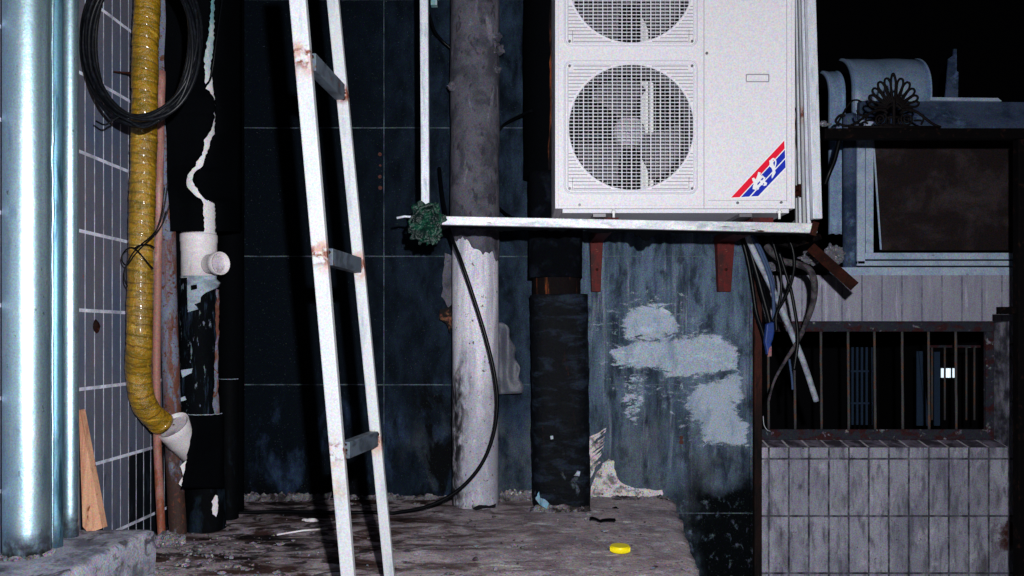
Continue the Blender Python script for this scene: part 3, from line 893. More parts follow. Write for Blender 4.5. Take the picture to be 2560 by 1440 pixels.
mb.tube([o0 + oax * s_ for s_, r_ in pr], [r_ for s_, r_ in pr], 36, caps=False)
mb.tube([o0 + oax * 0.064, o0 + oax * 0.063, o0 + oax * 0.03], [0.044, 0.039, 0.038], 36, caps=False)
mb.build('side_outlet', M['pvc'], tee)
MB().tube([o0 + oax * 0.035, o0 + oax * 0.04], 0.0385, 30).build('outlet_plug', M['pvc_dirty'], tee)

# torn black sheath: edges of the tear in photo pixels
tear = [(-60, 524, 545), (0, 528, 538), (60, 524, 537), (100, 519, 536), (140, 511, 531), (165, 511, 526), (200, 511, 533), (222, 516, 536), (240, 534, 538), (275, 537, 539), (305, 535, 539), (320, 530, 539),
        (335, 521, 536), (352, 508, 527), (362, 512, 524), (376, 510, 521), (392, 500, 514), (404, 490, 511), (415, 487, 508), (425, 478, 494), (437, 467, 483), (455, 466, 481), (470, 470, 492), (482, 479, 500), (494, 493, 509), (498, 502, 516), (505, 507, 538), (530, 508, 540), (560, 512, 540), (578, 510, 540)]
tr = []
for i in range(len(tear) - 1):
    a, b = tear[i], tear[i + 1]
    k = max(1, int((b[0] - a[0]) / 5))
    for j in range(k):
        s_ = j / k
        y = a[0] + (b[0] - a[0]) * s_
        tr.append((y, a[1] + (b[1] - a[1]) * s_ + random.uniform(-2.2, 2.2), a[2] + (b[2] - a[2]) * s_ + random.uniform(-2.0, 2.0)))
tr.append(tear[-1])
rl, rr = [], []
for (y, l, r) in tr:
    left0 = 413 + 4 * noise.noise(Vector((y * 0.01, 0, 0))) + max(0, (y - 300)) * 0.045
    row = []
    for j in range(13):
        s_ = j / 12
        px = left0 + (l - left0) * s_
        Yd = 2.985 + 0.082 * s_ + 0.008 * noise.noise(Vector((px * 0.03, y * 0.012, 3)))
        row.append(P(px, y, Yd))
    rl.append(row)
    row = []
    for j in range(9):
        s_ = j / 8
        px = r + (604 - r) * s_
        row.append(P(px, y, 3.075 + 0.19 * s_ ** 1.6 + 0.01 * noise.noise(Vector((px * 0.03, y * 0.012, 9)))))
    rr.append(row)
lf = []
for y in range(560, 1050, 10):
    lf.append([P(px_ + 4 * noise.noise(Vector((y * 0.03, px_, 0))), y, 3.11 + 0.0008 * (px_ - 440)) for px_ in (428 + (y - 560) * 0.035, 438 + (y - 560) * 0.03, 452, 470)])
MB().grid(lf).build('torn_wrap_and_shade', M['black'], dr, solid=0.003)  # black strip stands in for the dark gap between pole and drain
MB().grid(rl).build('torn_wrap_and_shade', M['black'], dr, solid=0.003)
MB().grid(rr).build('torn_wrap_and_shade', M['black'], dr, solid=0.003)  # black sheet carried on to the right to paint the shadowed wall
# below the fitting
lump = lambda amp, f: (lambda L, ph, p: 1 + amp * noise.noise(Vector((math.cos(ph) * 1.4, math.sin(ph) * 1.4, L * f))) + amp * 0.4 * noise.noise(Vector((math.cos(ph) * 4, math.sin(ph) * 4, L * f * 4))))
vert(0.0715, zt(1060), zt(694), rf=lump(0.05, 6), n=44, k=60).build('streaked_wrapping', M['black_streaky'], dr)
tp = []
for y in range(689, 790, 6):
    lim = {689: 540, 695: 542, 701: 545, 707: 548, 713: 547, 719: 542, 725: 530, 731: 518, 737: 506, 743: 505, 749: 504, 755: 502, 761: 486, 767: 490, 773: 490, 779: 470, 785: 456}.get(y, 480) + random.uniform(-4, 4)
    row = []
    for j in range(15):
        px = 448 + (y > 755) * 3 + (lim - 448) * j / 14
        off = (px - 497) / 49.0
        row.append(P(px, y, 3.15 - 0.0775 * math.sqrt(max(0.02, 1 - min(1, off * off * 0.93))) - 0.003))
    tp.append(row)
MB().grid(tp).build('torn_tape', M['tape_grey'], dr, solid=0.003)
mb = MB()
patch(mb, [(478, 714), (492, 711), (493, 722), (479, 726)], 3.066, 0.002, 6, 0.8, 2)
mb.build('tape_hole', M['black'], dr)
mb = MB()
patch(mb, [(541, 722), (547, 724), (548, 800), (546, 900), (548, 1033), (537, 1034), (532, 1010), (538, 960), (537, 900), (542, 850), (539, 800)], 3.10, 0.004, 7, 1.6, 3)
mb.build('bare_strip', M['rusty_paint'], dr)
mb = MB()
patch(MB(), [(453, 926), (482, 922), (480, 932), (466, 938), (456, 944)], 3.07, 0.004, 5, 1.4, 6).build('peeled_patch', M['tape_grey'], dr)
patch(MB(), [(446, 996), (464, 990), (466, 1000), (450, 1006)], 3.07, 0.004, 5, 1.6, 7).build('peeled_patch', M['tape_grey'], dr)
patch(MB(), [(452, 1270), (458, 1280), (450, 1283)], 3.04, 0.003, 5, 1.0, 8).build('peeled_patch', M['tape_grey'], dr)
# lower black sleeve
x2 = P(513, 1200, 3.13).x
prof = [(-0.02, 0.076), (0.06, 0.074), (0.2, 0.070), (0.36, 0.066), (0.45, 0.062)]
pts, rs = [], []
ztop = zt(1037, 3.07)
for i in range(50):
    s_ = i / 49
    z = -0.02 + (ztop + 0.02) * s_
    pts.append(Vector((x2, 3.13, z)))
    rs.append(0.078 - 0.014 * s_)
mb = MB().tube(pts, rs, 44, rf=lump(0.06, 5))
mb.build('lower_sleeve', M['black_low'], dr)
mb = MB()
e = []
for k in range(30):
    a = -math.pi + math.pi * k / 29
    e.append(Vector((x2 + 0.067 * math.cos(a), 3.13 + 0.067 * math.sin(a), ztop + 0.003 * noise.noise(Vector((k * 0.5, 0, 0))))))
mb.tube(e, [0.0012 + 0.0022 * abs(noise.noise(Vector((k * 0.7, 2, 0)))) for k in range(30)], 6)
mb.build('sleeve_rim', M['tape_grey'], dr)
mb = MB()
patch(mb, [(540, 1236), (545, 1240), (546, 1280), (542, 1292), (533, 1284), (530, 1272), (534, 1262), (531, 1254)], 3.05, 0.004, 4, 1.3, 8)
mb.build('torn_gap', M['pvc'], dr)
# flat folded black wrap covering the socket's lower side
fl = []
for y in range(1040, 1222, 6):
    l = 482 - max(0, y - 1075) * 0.20 + random.uniform(-1.5, 1.5)
    if y < 1075:
        l = 474 + (y - 1040) * 0.26
    row = []
    for j in range(7):
        px = l + (560 - l) * j / 6
        row.append(P(px, y, 2.885 + 0.022 * j + (y - 1040) * 0.0003 + 0.008 * noise.noise(Vector((px * 0.03, y * 0.02, 1)))))
    fl.append(row)
MB().grid(fl).build('folded_wrapping', M['black'], dr, solid=0.003)

tag(vert_tube('p', 577, 640, 3.44, 0.056, -0.02, 3.0, None, 32, 0.02).build('drain_pipe', M['black']), 'black drain pipe in the wall corner behind the torn wrapping', 'drain pipe')
t = empty('short_drain', (P(573, 1200, 3.3).x, 3.3, 0), 'short black stub pipe with a pale rim beside the drain stack', 'drain pipe')
zs = P(573, 948, 3.27).z
vert(0.038, -0.02, zs, 30, 3.3, t.location.x).build('tube', M['black_low'], t)
mb = MB()
e = [Vector((t.location.x + 0.0385 * math.cos(a), 3.3 + 0.0385 * math.sin(a), zs)) for a in [-math.pi * k / 19 for k in range(20)]]
mb.tube(e, [0.001 + 0.0022 * abs(noise.noise(Vector((k * 0.6, 5, 0)))) for k in range(20)], 6).build('rim', M['tape_grey'], t)

# ------------------------------------------------------------------ coil of cable, tie wire
mb = MB()
for k in range(13):
    cx, cy = 352 + random.uniform(-7, 7), 100 + random.uniform(-9, 9)
    a, b = 133 + random.uniform(-18, 17), 203 + random.uniform(-17, 13)
    Yk = 2.49 + random.uniform(-0.025, 0.025)
    tl = random.uniform(-0.05, 0.05)
    pts = []
    for i in range(72):
        ph = 2 * math.pi * i / 72
        wv = 1 + 0.02 * noise.noise(Vector((math.cos(ph) * 1.5, math.sin(ph) * 1.5, k)))
        pts.append(P(cx + a * wv * math.cos(ph) + tl * b * math.sin(ph), cy + b * wv * math.sin(ph), Yk + 0.02 * math.cos(ph + k)))
    mb.tube(pts, random.choice((0.0045, 0.005, 0.0056)), 10, closed=True)
mb.tube(path([(300, 290), (280, 302), (262, 312), (240, 303)], 2.46), 0.003, 8)
mb.tube(path([(400, 300), (360, 318), (320, 300), (296, 288)], 2.45), 0.004, 8)
tag(mb.build('cable_coil', M['cable_dusty']), 'hanging coil of black cable looped in front of the yellow hose', 'cable')
mb = MB()
for pl in ([(420, 452), (410, 520), (396, 566), (376, 592), (352, 612), (330, 636), (314, 672), (312, 700), (319, 716)],
           [(424, 512), (408, 556), (384, 590), (356, 616), (336, 638), (318, 662), (306, 654), (307, 636), (318, 622), (334, 620), (352, 636), (370, 658), (383, 672)],
           [(334, 622), (350, 613), (372, 612), (386, 619)]):
    mb.tube(path(pl, 2.698, 8), 0.0025, 8)
tag(mb.build('tie_wire', M['cable']), 'thin black wire knotted round the middle of the yellow hose', 'wire')
tag(MB().tube(path([(560, -30, 3.0), (540, 110, 3.0), (528, 190, 3.02), (516, 212, 3.05)], 3.0), 0.0035, 8).build('thin_cable', M['cable']),
    'thin black cable crossing the torn white strip at the top', 'cable')

# ------------------------------------------------------------------ ladder
def ground_end(p0, p1, z):
    s_ = (z - p0.z) / (p1.z - p0.z)
    return p0 + (p1 - p0) * s_


La, Lb = P(738, -90, 1.93), P(871, 1440, 2.06)
Ra, Rb = P(824, -90, 2.22), P(974, 1440, 2.30)
lz0, rz0 = ground_end(La, Lb, 0.012), ground_end(Ra, Rb, 0.012)


def at_z(p0, p1, py, Y):
    z = P(800, py, Y).z
    return ground_end(p0, p1, z)


rung = []
for (yl, yr) in ((168, 240), (642, 664), (1132, 1098)):
    rung.append((at_z(La, lz0, yl, 2.0), at_z(Ra, rz0, yr, 2.26)))
zb = [r_[0].z for r_ in rung] + [r_[1].z for r_ in rung]
bz = lz0.z
M['ladder'] = mat('white_painted_steel', C(236, 240, 246, 2.02), rough=0.5, spec=0.4, grain=0.14, gscale=230, layers=[
    dict(col=C(176, 190, 206, 2.0), scale=(30, 30, 4), lo=0.5, hi=0.72, amt=0.7),
    dict(col=C(206, 128, 88, 2.1), scale=22, lo=0.42, hi=0.6, band=[(2, z, 0.015, 0.06) for z in zb], amt=0.7),
    dict(col=C(132, 58, 26, 2.1), scale=34, lo=0.45, hi=0.56, band=[(2, z, 0.006, 0.034) for z in zb]),
    dict(col=C(220, 184, 150, 2.1), scale=14, lo=0.5, hi=0.68, band=[(2, zb[5] - 0.08, 0.02, 0.06)], amt=0.6)])
M['rung'] = mat('grey_rung_steel', C(98, 112, 128, 2.1), rough=0.6, spec=0.4, metal=0.1, grain=0.2, gscale=230, layers=[
    dict(col=C(64, 74, 88, 2.1), scale=(20, 20, 30), lo=0.45, hi=0.65), dict(col=C(104, 46, 32, 2.1), scale=24, lo=0.6, hi=0.68)])
t = empty('ladder', (0.5 * (lz0.x + rz0.x), 0.5 * (lz0.y + rz0.y), 0), 'white steel ladder with rusty joints standing on the concrete platform', 'ladder')
MB().bar(lz0, La, 0.0345, 0.026, w1=0.0405).build('rail', M['ladder'], t, bevel=0.003)
MB().bar(rz0, Ra, 0.029, 0.024, w1=0.0325).build('rail', M['ladder'], t, bevel=0.003)
for (a, b) in rung:
    dv = (b - a).normalized()
    MB().bar(a + dv * 0.013 + Vector((0.012, 0, 0)), b - dv * 0.013 + Vector((-0.002, 0, 0)), 0.028, 0.043, up=Vector((0, 0, 1))).build('rung', M['rung'], t, bevel=0.002)
for i, (a, b) in enumerate(rung):
    for p, sx in ((a + Vector((0.014, 0.012, 0)), 1), (b + Vector((0.004, -0.014, 0)), 1)):
        mb = MB()
        for k in range(9):
            mb.blob(p + Vector((random.uniform(-0.006, 0.006), random.uniform(-0.004, 0.004), random.uniform(-0.02, 0.02))), random.uniform(0.003, 0.006), k + i * 9, 1, 0.4)
        mb.build('weld_bead', M['rust'], t)

# ------------------------------------------------------------------ cemented column
CX = P(1187, 900, 3.56).x
t = empty('waste_pipe', (CX, 3.57, 0), 'thick white pipe with a grey cement coat on its upper part', 'pipe')
mb = MB()
mb.tube([Vector((CX + 0.002, 3.57, -0.02 + 3.0 * i / 60)) for i in range(61)], 0.1035, 48, rf=lump(0.012, 3))
mb.build('white_tube', M['column_white'], t)
rows = []
zb0 = P(1187, 598, 3.46).z
for i in range(90):
    row = []
    for k in range(64):
        ph = 2 * math.pi * k / 64
        # ragged lower hem: deepest on the right of centre
        hem = zb0 - 0.02 * noise.noise(Vector((math.cos(ph) * 4, math.sin(ph) * 4, 1))) - 0.012 * noise.noise(Vector((math.cos(ph) * 14, math.sin(ph) * 14, 1)))
        f = math.cos(ph)           # +1 right, -1 left seen from the front
        hem -= 0.055 * max(0, min(1, (f + 0.25) * 3)) * (1 if f < 0.82 else 1.5)
        z = hem + (3.0 - hem) * (i / 89) ** 1.15
        r = 0.1095 + 0.004 * noise.noise(Vector((math.cos(ph) * 2, math.sin(ph) * 2, z * 5))) + 0.002 * noise.noise(Vector((math.cos(ph) * 7, math.sin(ph) * 7, z * 22))) - (0.004 if i == 0 else 0)
        row.append(Vector((CX + r * math.cos(ph), 3.57 - r * math.sin(ph), z)))
    row.append(row[0].copy())
    rows.append(row)
mb = MB().grid(rows)
for (px, py, r, sd) in ((1244, 92, 0.018, 1), (1246, 122, 0.022, 2), (1243, 175, 0.014, 3), (1130, 215, 0.02, 4), (1150, 225, 0.014, 5)):
    mb.blob(P(px, py, 3.50), r, sd, 3, 0.7)
mb.build('cement_coat', M['cement'], t)
mb = MB()
patch(mb, [(1230, 1080), (1210, 1084), (1181, 1096), (1196, 1084), (1190, 1066)][::-1], 3.46, 0.002, 9, 0.6, 1)
mb2 = MB()
patch(mb2, [(1180, 1270), (1196, 1262), (1222, 1264), (1240, 1258), (1238, 1267), (1212, 1272), (1190, 1276)], 3.455, 0.004, 6, 1.2, 2)
mb2.build('base_crack', M['void'], t)
mb = MB()
patch(mb, [(1098, 772), (1128, 768), (1132, 800), (1126, 832), (1116, 806), (1098, 800)], 3.64, 0.02, 6, 2.0, 4)
mb.build('pipe_clamp', M['iron_crest'], t)
mb = MB()
patch(mb, [(1112, 636), (1130, 640), (1132, 760), (1122, 768), (1104, 740), (1108, 690)], 3.66, 0.01, 8, 2.5, 4)
mb.build('mortar_smear', M['cement'], t)
fl = []
for i in range(26):
    y = 806 + i * 7.2
    l, r = 1246, 1256 + 52 * (i / 25) ** 0.55 + 4 * math.sin(i * 0.9)
    row = []
    for j in range(9):
        px = l + (r - l) * j / 8
        row.append(P(px, y - 3 * (j / 8) * (i > 20), 3.61 + 0.02 * noise.noise(Vector((px * 0.05, y * 0.02, 5)))))
    fl.append(row)
tag(MB().grid(fl).build('film_scrap', M['scrap_grey'], solid=0.0015), 'torn grey plastic film hanging against the wall beside the white pipe', 'plastic')

# ------------------------------------------------------------------ black lagged pipe
BX = P(1397, 900, 3.55).x
t = empty('lagged_pipe', (BX, 3.56, 0), 'black taped pipe with a bare rusty brown neck, standing under the air conditioner', 'pipe')
MB().tube([Vector((P(1392, 700, 3.55).x, 3.56, 0.3 + 2.0 * i / 20)) for i in range(21)], 0.107, 40, rf=lump(0.01, 4)).build('bare_pipe', M['rust_brown'], t)
zl = lambda py: P(1397, py, 3.44).z


def ribs(L, ph, p):
    q = (L / 0.125 + 0.25 * noise.noise(Vector((math.cos(ph), math.sin(ph), L * 3)))) % 1.0
    c_, s_ = abs(math.cos(ph)), abs(math.sin(ph))
    return 0.90 / (c_ ** 5 + s_ ** 5) ** 0.2 + 0.05 + 0.022 * q + 0.035 * noise.noise(Vector((math.cos(ph) * 2, math.sin(ph) * 2, L * 7))) + 0.015 * noise.noise(Vector((math.cos(ph) * 6, math.sin(ph) * 6, L * 30)))


z0, z1 = -0.02, zl(735)
MB().tube([Vector((BX + 0.012 * (1 - i / 119), 3.56, z0 + (z1 - z0) * i / 119)) for i in range(120)], 0.1315, 48, rf=ribs).build('tape_lagging', M['tape_black'], t)
z0, z1 = zl(692), zl(424)


def squarish(L, ph, p):
    c, s_ = abs(math.cos(ph)), abs(math.sin(ph))
    return 0.93 / (c ** 4 + s_ ** 4) ** 0.25 + 0.03 * noise.noise(Vector((math.cos(ph) * 2, math.sin(ph) * 2, L * 6))) + 0.012 * noise.noise(Vector((math.cos(ph) * 9, math.sin(ph) * 9, L * 40)))


MB().tube([Vector((P(1388, 600, 3.55).x, 3.565, z0 + (z1 - z0) * i / 50)) for i in range(51)], 0.128, 48, rf=squarish).build('foam_sleeve', M['foam'], t)
MB().tube([Vector((P(1374, 200, 3.55).x, 3.575, zl(430) + 1.2 * i / 30)) for i in range(31)], 0.116, 40, rf=lump(0.03, 5)).build('upper_sleeve', M['black'], t)
mb = MB()
for (px, py, r, sd) in ((1345, 1252, 0.03, 1), (1375, 1266, 0.045, 2), (1420, 1258, 0.04, 3), (1462, 1250, 0.03, 4), (1398, 1262, 0.03, 5)):
    c = P(px, py, 3.43)
    mb.blob((c.x, 3.435, 0.004), (r, r, r * 0.6), sd, 3, 0.7)
mb.build('mortar_foot', M['mortar'], t)
mb = MB()
patch(mb, [(1340, 1246), (1348, 1226), (1352, 1244), (1362, 1250), (1372, 1258), (1366, 1270), (1350, 1262)], 3.41, 0.004, 5, 2.0, 4)
mb.build('paint_splash', M['teal_seam'], t)
mb = MB()
patch(MB(), [(1444, 1176), (1450, 1178), (1448, 1190), (1434, 1188)], 3.425, 0.004, 5, 1.5, 4).build('peeled_patch', M['tape_grey'], t)
patch(MB(), [(1376, 1090), (1382, 1089), (1383, 1097), (1377, 1098)], 3.425, 0.004, 5, 0.6, 5).build('peeled_patch', M['tape_grey'], t)

# ------------------------------------------------------------------ hanging cable and loose wires
cps = path([(1098, 420, 3.62), (1108, 500, 3.52), (1127, 585, 3.40), (1152, 650, 3.36), (1182, 738, 3.36), (1214, 842, 3.36), (1236, 935, 3.36), (1243, 1010, 3.36), (1232, 1092, 3.36), (1200, 1166, 3.36),
            (1142, 1228, 3.36), (1068, 1266, 3.36), (985, 1283, 3.37)], 3.36, 12)
fl = [Vector((P(px, 1288, 3.38).x, 3.37 + 0.01 * math.sin(px * 0.02), 0.009)) for px in range(930, 540, -30)]
tag(MB().tube(cps[:-1] + smooth([cps[-1]] + fl, 6), 0.0078, 12).build('hanging_cable', M['cable']),
    'black cable sagging in a wide arc past the white pipe to the platform', 'cable')
tag(MB().tube(path([(1072, 30, 3.5), (1086, 75, 3.56), (1104, 100, 3.6), (1128, 122, 3.62)], 3.5), 0.006, 8).build('thin_cable', M['cable']),
    'short black cable slipping behind the top of the cemented pipe', 'cable')
tag(MB().tube(path([(1244, 330, 3.62), (1262, 310, 3.6), (1290, 294, 3.55), (1330, 276, 3.45)], 3.5), 0.006, 8).build('thin_cable', M['cable']),
    'short black cable running from the cemented pipe behind the air conditioner', 'cable')
tag(MB().tube(path([(1240, 512, 3.62), (1262, 532, 3.6), (1290, 548, 3.5), (1320, 552, 3.42)], 3.5), 0.006, 8).build('thin_cable', M['cable']),
    'short black cable just above the galvanised rail beside the cemented pipe', 'cable')

# ------------------------------------------------------------------ galvanised guard frame round the air conditioner
YF = 2.98
t = empty('guard_frame', tuple(P(1560, 560, YF)), 'galvanised steel frame of square bars in front of the air conditioner', 'frame')
p0, p1 = P(1060, -90, YF), P(1064, 536, YF)
MB().bar(p0, p1, 0.030, 0.028).build('post', M['zinc_clean'], t, bevel=0.002)
p0, p1 = P(1090, 552, YF), P(2040, 571.5, YF)
MB().bar(p0, p1, 0.032, 0.03, w1=0.036).build('bottom_rail', M['zinc'], t, bevel=0.002)
q0, q1 = P(2041, 548, YF + 0.012), P(2023, -90, YF + 0.012)
MB().bar(q0, q1, 0.034, 0.03, up=Vector((0, 1, 0)), w1=0.032).build('corner_post', M['zinc_clean'], t, bevel=0.002)
mb = MB()
MB().bar(P(2040, 555, YF - 0.0165), P(2032, 588, YF - 0.0165), 0.024, 0.002).build('rust_joint', M['rust'], t)
for i, (pb, pt_, Yk) in enumerate(((2022, 2006, 3.06), (2011, 1998, 3.14), (2001, 1990, 3.23), (1993, 1984, 3.33))):
    MB().bar(P(pb, 560, Yk), P(pt_, -90, Yk), 0.0125, 0.012).build('side_bar', M['ladder' if i % 2 else 'zinc_clean'], t, bevel=0.001)
MB().bar(P(2030, 574, YF + 0.03), P(1984, 560, 3.44), 0.02, 0.03).build('side_rail', M['zinc'], t)
MB().tube([P(992, 545, YF), P(1012, 541, YF), P(1040, 543, YF)], 0.0045, 8).build('wire_end', M['zinc_clean'], t)

mb = MB()
up_, dn_ = [], []
for k in range(120):
    px = 1100 + 915 * k / 119
    top_ = 563 + (px - 1090) * 0.0207
    h_ = 7 + 7 * noise.noise(Vector((px * 0.017, 0, 4))) + 5 * noise.noise(Vector((px * 0.07, 3, 4))) + (9 if 1585 < px < 1645 else 0) + (12 if 1605 < px < 1625 else 0)
    dn_.append((px, top_ + max(2.5, h_)))
    up_.append((px, top_ - 1.5))
for k in range(119):
    mb.prism([P(*up_[k], YF + 0.004), P(*up_[k + 1], YF + 0.004), P(*dn_[k + 1], YF + 0.004), P(*dn_[k], YF + 0.004)], (0, 0.012, 0))
mb.build('foam_strip', M['black'], t)
mb = MB()
ctr = P(1067, 560, YF - 0.002)
mb.blob(ctr, (0.056, 0.034, 0.064), 3, 5, 0.75, 2.0)
for k in range(3):
    pts = []
    tl, r0 = k * 1.1 + 0.3, 0.042 + 0.008 * (k % 3)
    for i in range(30):
        a = 2 * math.pi * i / 30
        q = Vector((r0 * math.cos(a), -0.022 - 0.012 * math.cos(a + k), r0 * 1.1 * math.sin(a) * (0.45 + 0.25 * (k % 3))))
        q = Vector((q.x * math.cos(tl) - q.z * math.sin(tl), q.y, q.x * math.sin(tl) + q.z * math.cos(tl)))
        pts.append(ctr + q + noise.noise_vector(q * 40 + Vector((k * 5, 0, 0))) * 0.018)
    mb.tube(pts, [0.006 + 0.006 * abs(noise.noise(Vector((i * 0.5, k, 0)))) for i in range(30)], 7, closed=True)
mb.tube([P(1078, 596, YF), P(1070, 606, YF - 0.01), P(1066, 614, YF)], [0.012, 0.008, 0.001], 8)
tag(mb.build('tape_bundle', M['green']), 'green tape wad binding the post to the galvanised rail', 'tape')

# ------------------------------------------------------------------ air conditioner
AY = 3.15
ax0, ax1 = P(1388, 525, AY).x, P(1987, 516, AY).x
az0 = P(1690, 521, AY).z
az1 = az0 + 1.26
t = empty('air_conditioner', ((ax0 + ax1) / 2, AY + 0.14, az0), 'white twin fan air conditioner outdoor unit hung on the granite wall', 'air conditioner')
D = 0.29
R = px2m(156.5, AY)
fc = [P(1578.5, 318, AY), P(1573, -50, AY)]
fc[1].x = fc[0].x
mb = MB()
mb.box((ax0, AY, az0), (ax0 + 0.012, AY + D, az1)).box((ax1 - 0.012, AY, az0), (ax1, AY + D, az1))
mb.box((ax0 + 0.0125, AY + 0.001, az0), (ax1 - 0.0125, AY + D - 0.001, az0 + 0.012)).box((ax0 + 0.0125, AY + 0.001, az1 - 0.012), (ax1 - 0.0125, AY + D - 0.001, az1))
# front sheet with two round openings
bm = bmesh.new()
loops = [[Vector((ax0 + 0.0125, AY + 0.002, az0 + 0.0125)), Vector((ax1 - 0.0125, AY + 0.002, az0 + 0.0125)), Vector((ax1 - 0.0125, AY + 0.002, az1 - 0.0125)), Vector((ax0 + 0.0125, AY + 0.002, az1 - 0.0125))]]
for c in fc:
    loops.append([Vector((c.x + R * math.cos(2 * math.pi * k / 72), AY + 0.002, c.z + R * math.sin(2 * math.pi * k / 72))) for k in range(72)])
ed = []
for lp in loops:
    v = [bm.verts.new(p) for p in lp]
    ed += [bm.edges.new((v[i], v[(i + 1) % len(v)])) for i in range(len(v))]
bmesh.ops.triangle_fill(bm, use_beauty=True, edges=ed, normal=(0, -1, 0))
bm.verts.index_update()
mb.add([v.co.copy() for v in bm.verts], [tuple(v.index for v in f.verts) for f in bm.faces])
bm.free()
mb.build('casing', M['ac'], t)
xs = P(1760, 300, AY).x
MB().box((ax0 + 0.0125, AY + D - 0.02, az0 + 0.0125), (xs - 0.01, AY + D - 0.006, az1 - 0.0125)).build('heat_exchanger', M['coil'], t)
MB().box((xs - 0.006, AY + 0.01, az0 + 0.0125), (xs, AY + D - 0.006, az1 - 0.0125)).build('partition', M['coil'], t)
# panel joints
MB().box((xs - 0.0012, AY - 0.0004, az0 + 0.001), (xs + 0.0012, AY + 0.0015, az1)).build('panel_joint', M['ac_line'], t)
xq = P(1967, 300, AY).x
MB().box((xq - 0.0008, AY - 0.0006, P(1967, 504, AY).z), (xq + 0.0008, AY + 0.0015, az1)).build('panel_joint', M['ac_line'], t)
zq = P(1900, 501, AY).z
MB().box((P(1770, 501, AY).x, AY - 0.0006, zq - 0.0006), (xq - 0.001, AY + 0.0015, zq + 0.0006)).build('panel_joint', M['ac_line'], t)


def rrect(cx, cz, hw, hh, r, y, n=8):
    out = []
    for (sx, sz, a0) in ((1, 1, 0), (-1, 1, 90), (-1, -1, 180), (1, -1, 270)):
        for k in range(n + 1):
            a = math.radians(a0 + 90 * k / n)
            out.append(Vector((cx + sx * (hw - r) + r * math.cos(a), y, cz + sz * (hh - r) + r * math.sin(a))))
    return out


def guard(c):
    gx = P(1577, 318, AY).x
    gz = c.z
    g = MB()
    S = px2m(165, AY)
    g.tube(rrect(gx, gz, S, S, 0.03, AY + 0.0015), 0.0042, 8, closed=True)
    g.tube(rrect(gx, gz, S - 0.012, S - 0.012, 0.024, AY + 0.0015), 0.003, 8, closed=True)
    # rim round the opening
    g.tube([Vector((c.x + (R + 0.0005) * math.cos(2 * math.pi * k / 72), AY + 0.001, c.z + (R + 0.001) * math.sin(2 * math.pi * k / 72))) for k in range(72)], 0.0016, 8, closed=True)
    o = g.build('fan_guard', M['ac_guard'], t)
    wires = MB()
    pitch = px2m(8.75, AY)
    for k in range(-18, 19):
        z = k * pitch
        if abs(z) < R - 0.003:
            h = math.sqrt(R * R - z * z)
            wires.box((c.x - h, AY - 0.004, c.z + z - 0.0013), (c.x + h, AY + 0.001, c.z + z + 0.0013))
    for k in range(-13, 14):
        x = k * px2m(12.0, AY)
        if abs(x) < R - 0.003:
            h = math.sqrt(R * R - x * x)
            wd = 0.0019 if k % 2 == 0 else 0.0006
            wires.box((c.x + x - wd, AY - (0.0055 if k % 2 == 0 else 0.0025), c.z - h), (c.x + x + wd, AY + 0.0035, c.z + h))
    wires.build('wire_mesh', M['ac_guard'], o)
    sl = {}
    L = px2m(157, AY)
    for k in range(-18, 19):
        z = (k + 0.5) * pitch
        if abs(z) > L:
            continue
        h = math.sqrt(max(0, (R + 0.008) ** 2 - z * z))
        if L - h < 0.012:
            continue
        inset = 0.022 if abs(z) > L - 0.022 else 0
        for sx in (-1, 1):
            a, b = sorted((gx + sx * (L - inset), c.x + sx * h))
            if b - a > 0.01:
                sl.setdefault((sx, z > 0), MB()).box((a, AY + 0.0004, c.z + z - 0.0016), (b, AY + 0.0025, c.z + z + 0.0016))
    for x, zz0, zz1 in ((gx - L + 0.018, -L, -L + 0.05), (gx + L - 0.018, -L, -L + 0.05)):
        sl.setdefault((-1 if x < gx else 1, False), MB()).box((x - 0.0012, AY + 0.0004, gz + zz0), (x + 0.0012, AY + 0.003, gz + zz1))
    for q in sl.values():
        q.build('louvre_corner', M['ac_line'], o)  # raised grey strips draw the shade of the louvre slots
    for sx, sz in ((-1, -1), (1, -1), (-1, 1), (1, 1)):
        p = Vector((gx + sx * (L - 0.006), AY, gz + sz * (L - 0.006)))
        MB().tube([p + Vector((0, 0.002, 0)), p + Vector((0, -0.003, 0))], 0.0055, 12).build('screw', M['screw'], o)
    # shroud, fan, motor bracket
    sh = MB()
    sh.tube([c + Vector((0, 0.003, 0)), c + Vector((0, 0.05, 0)), c + Vector((0, 0.09, 0))], [R - 0.0005, R - 0.002, R - 0.012], 72, caps=False)
    sh.build('shroud', M['fan'], t)
    hc = c + Vector((0, 0.045, -0.002))
    fh = MB().tube([hc + Vector((0, 0.06, 0)), hc + Vector((0, 0.008, 0)), hc, hc + Vector((0, -0.001, 0))], [px2m(40, 3.2), px2m(39, 3.2), px2m(34, 3.2), 0.002], 40).tube(
        [hc + Vector((0, 0.0, 0)), hc + Vector((0, -0.012, 0))], 0.011, 6).build('fan', M['hub'], t)
    for b in range(3):
        a0 = math.radians((78, -52, 198)[b])
        rows = []
        for i in range(13):
            u = i / 12
            rr_ = 0.055 + (R - 0.022 - 0.055) * u
            row = []
            for j in range(13):
                v = j / 12
                span = math.radians(46 + 26 * u)
                a = a0 + span * (v - 0.15 * u)
                rim = 1.0 - 0.10 * (u > 0.8) * (abs(v - 0.5) * 2) ** 3
                row.append(Vector((hc.x + rr_ * rim * math.cos(a), hc.y + 0.075 - 0.06 * v, hc.z + rr_ * rim * math.sin(a))))
            rows.append(row)
        MB().grid(rows).build('fan_blade', M['fan'], fh, solid=0.003)
    xm = P(1619, 300, 3.36).x
    MB().box((xm - 0.024, AY + 0.205, c.z - R - 0.01), (xm + 0.024, AY + 0.215, c.z + R)).build('motor_bracket', M['bracket_white'], t)


for c in fc:
    guard(c)
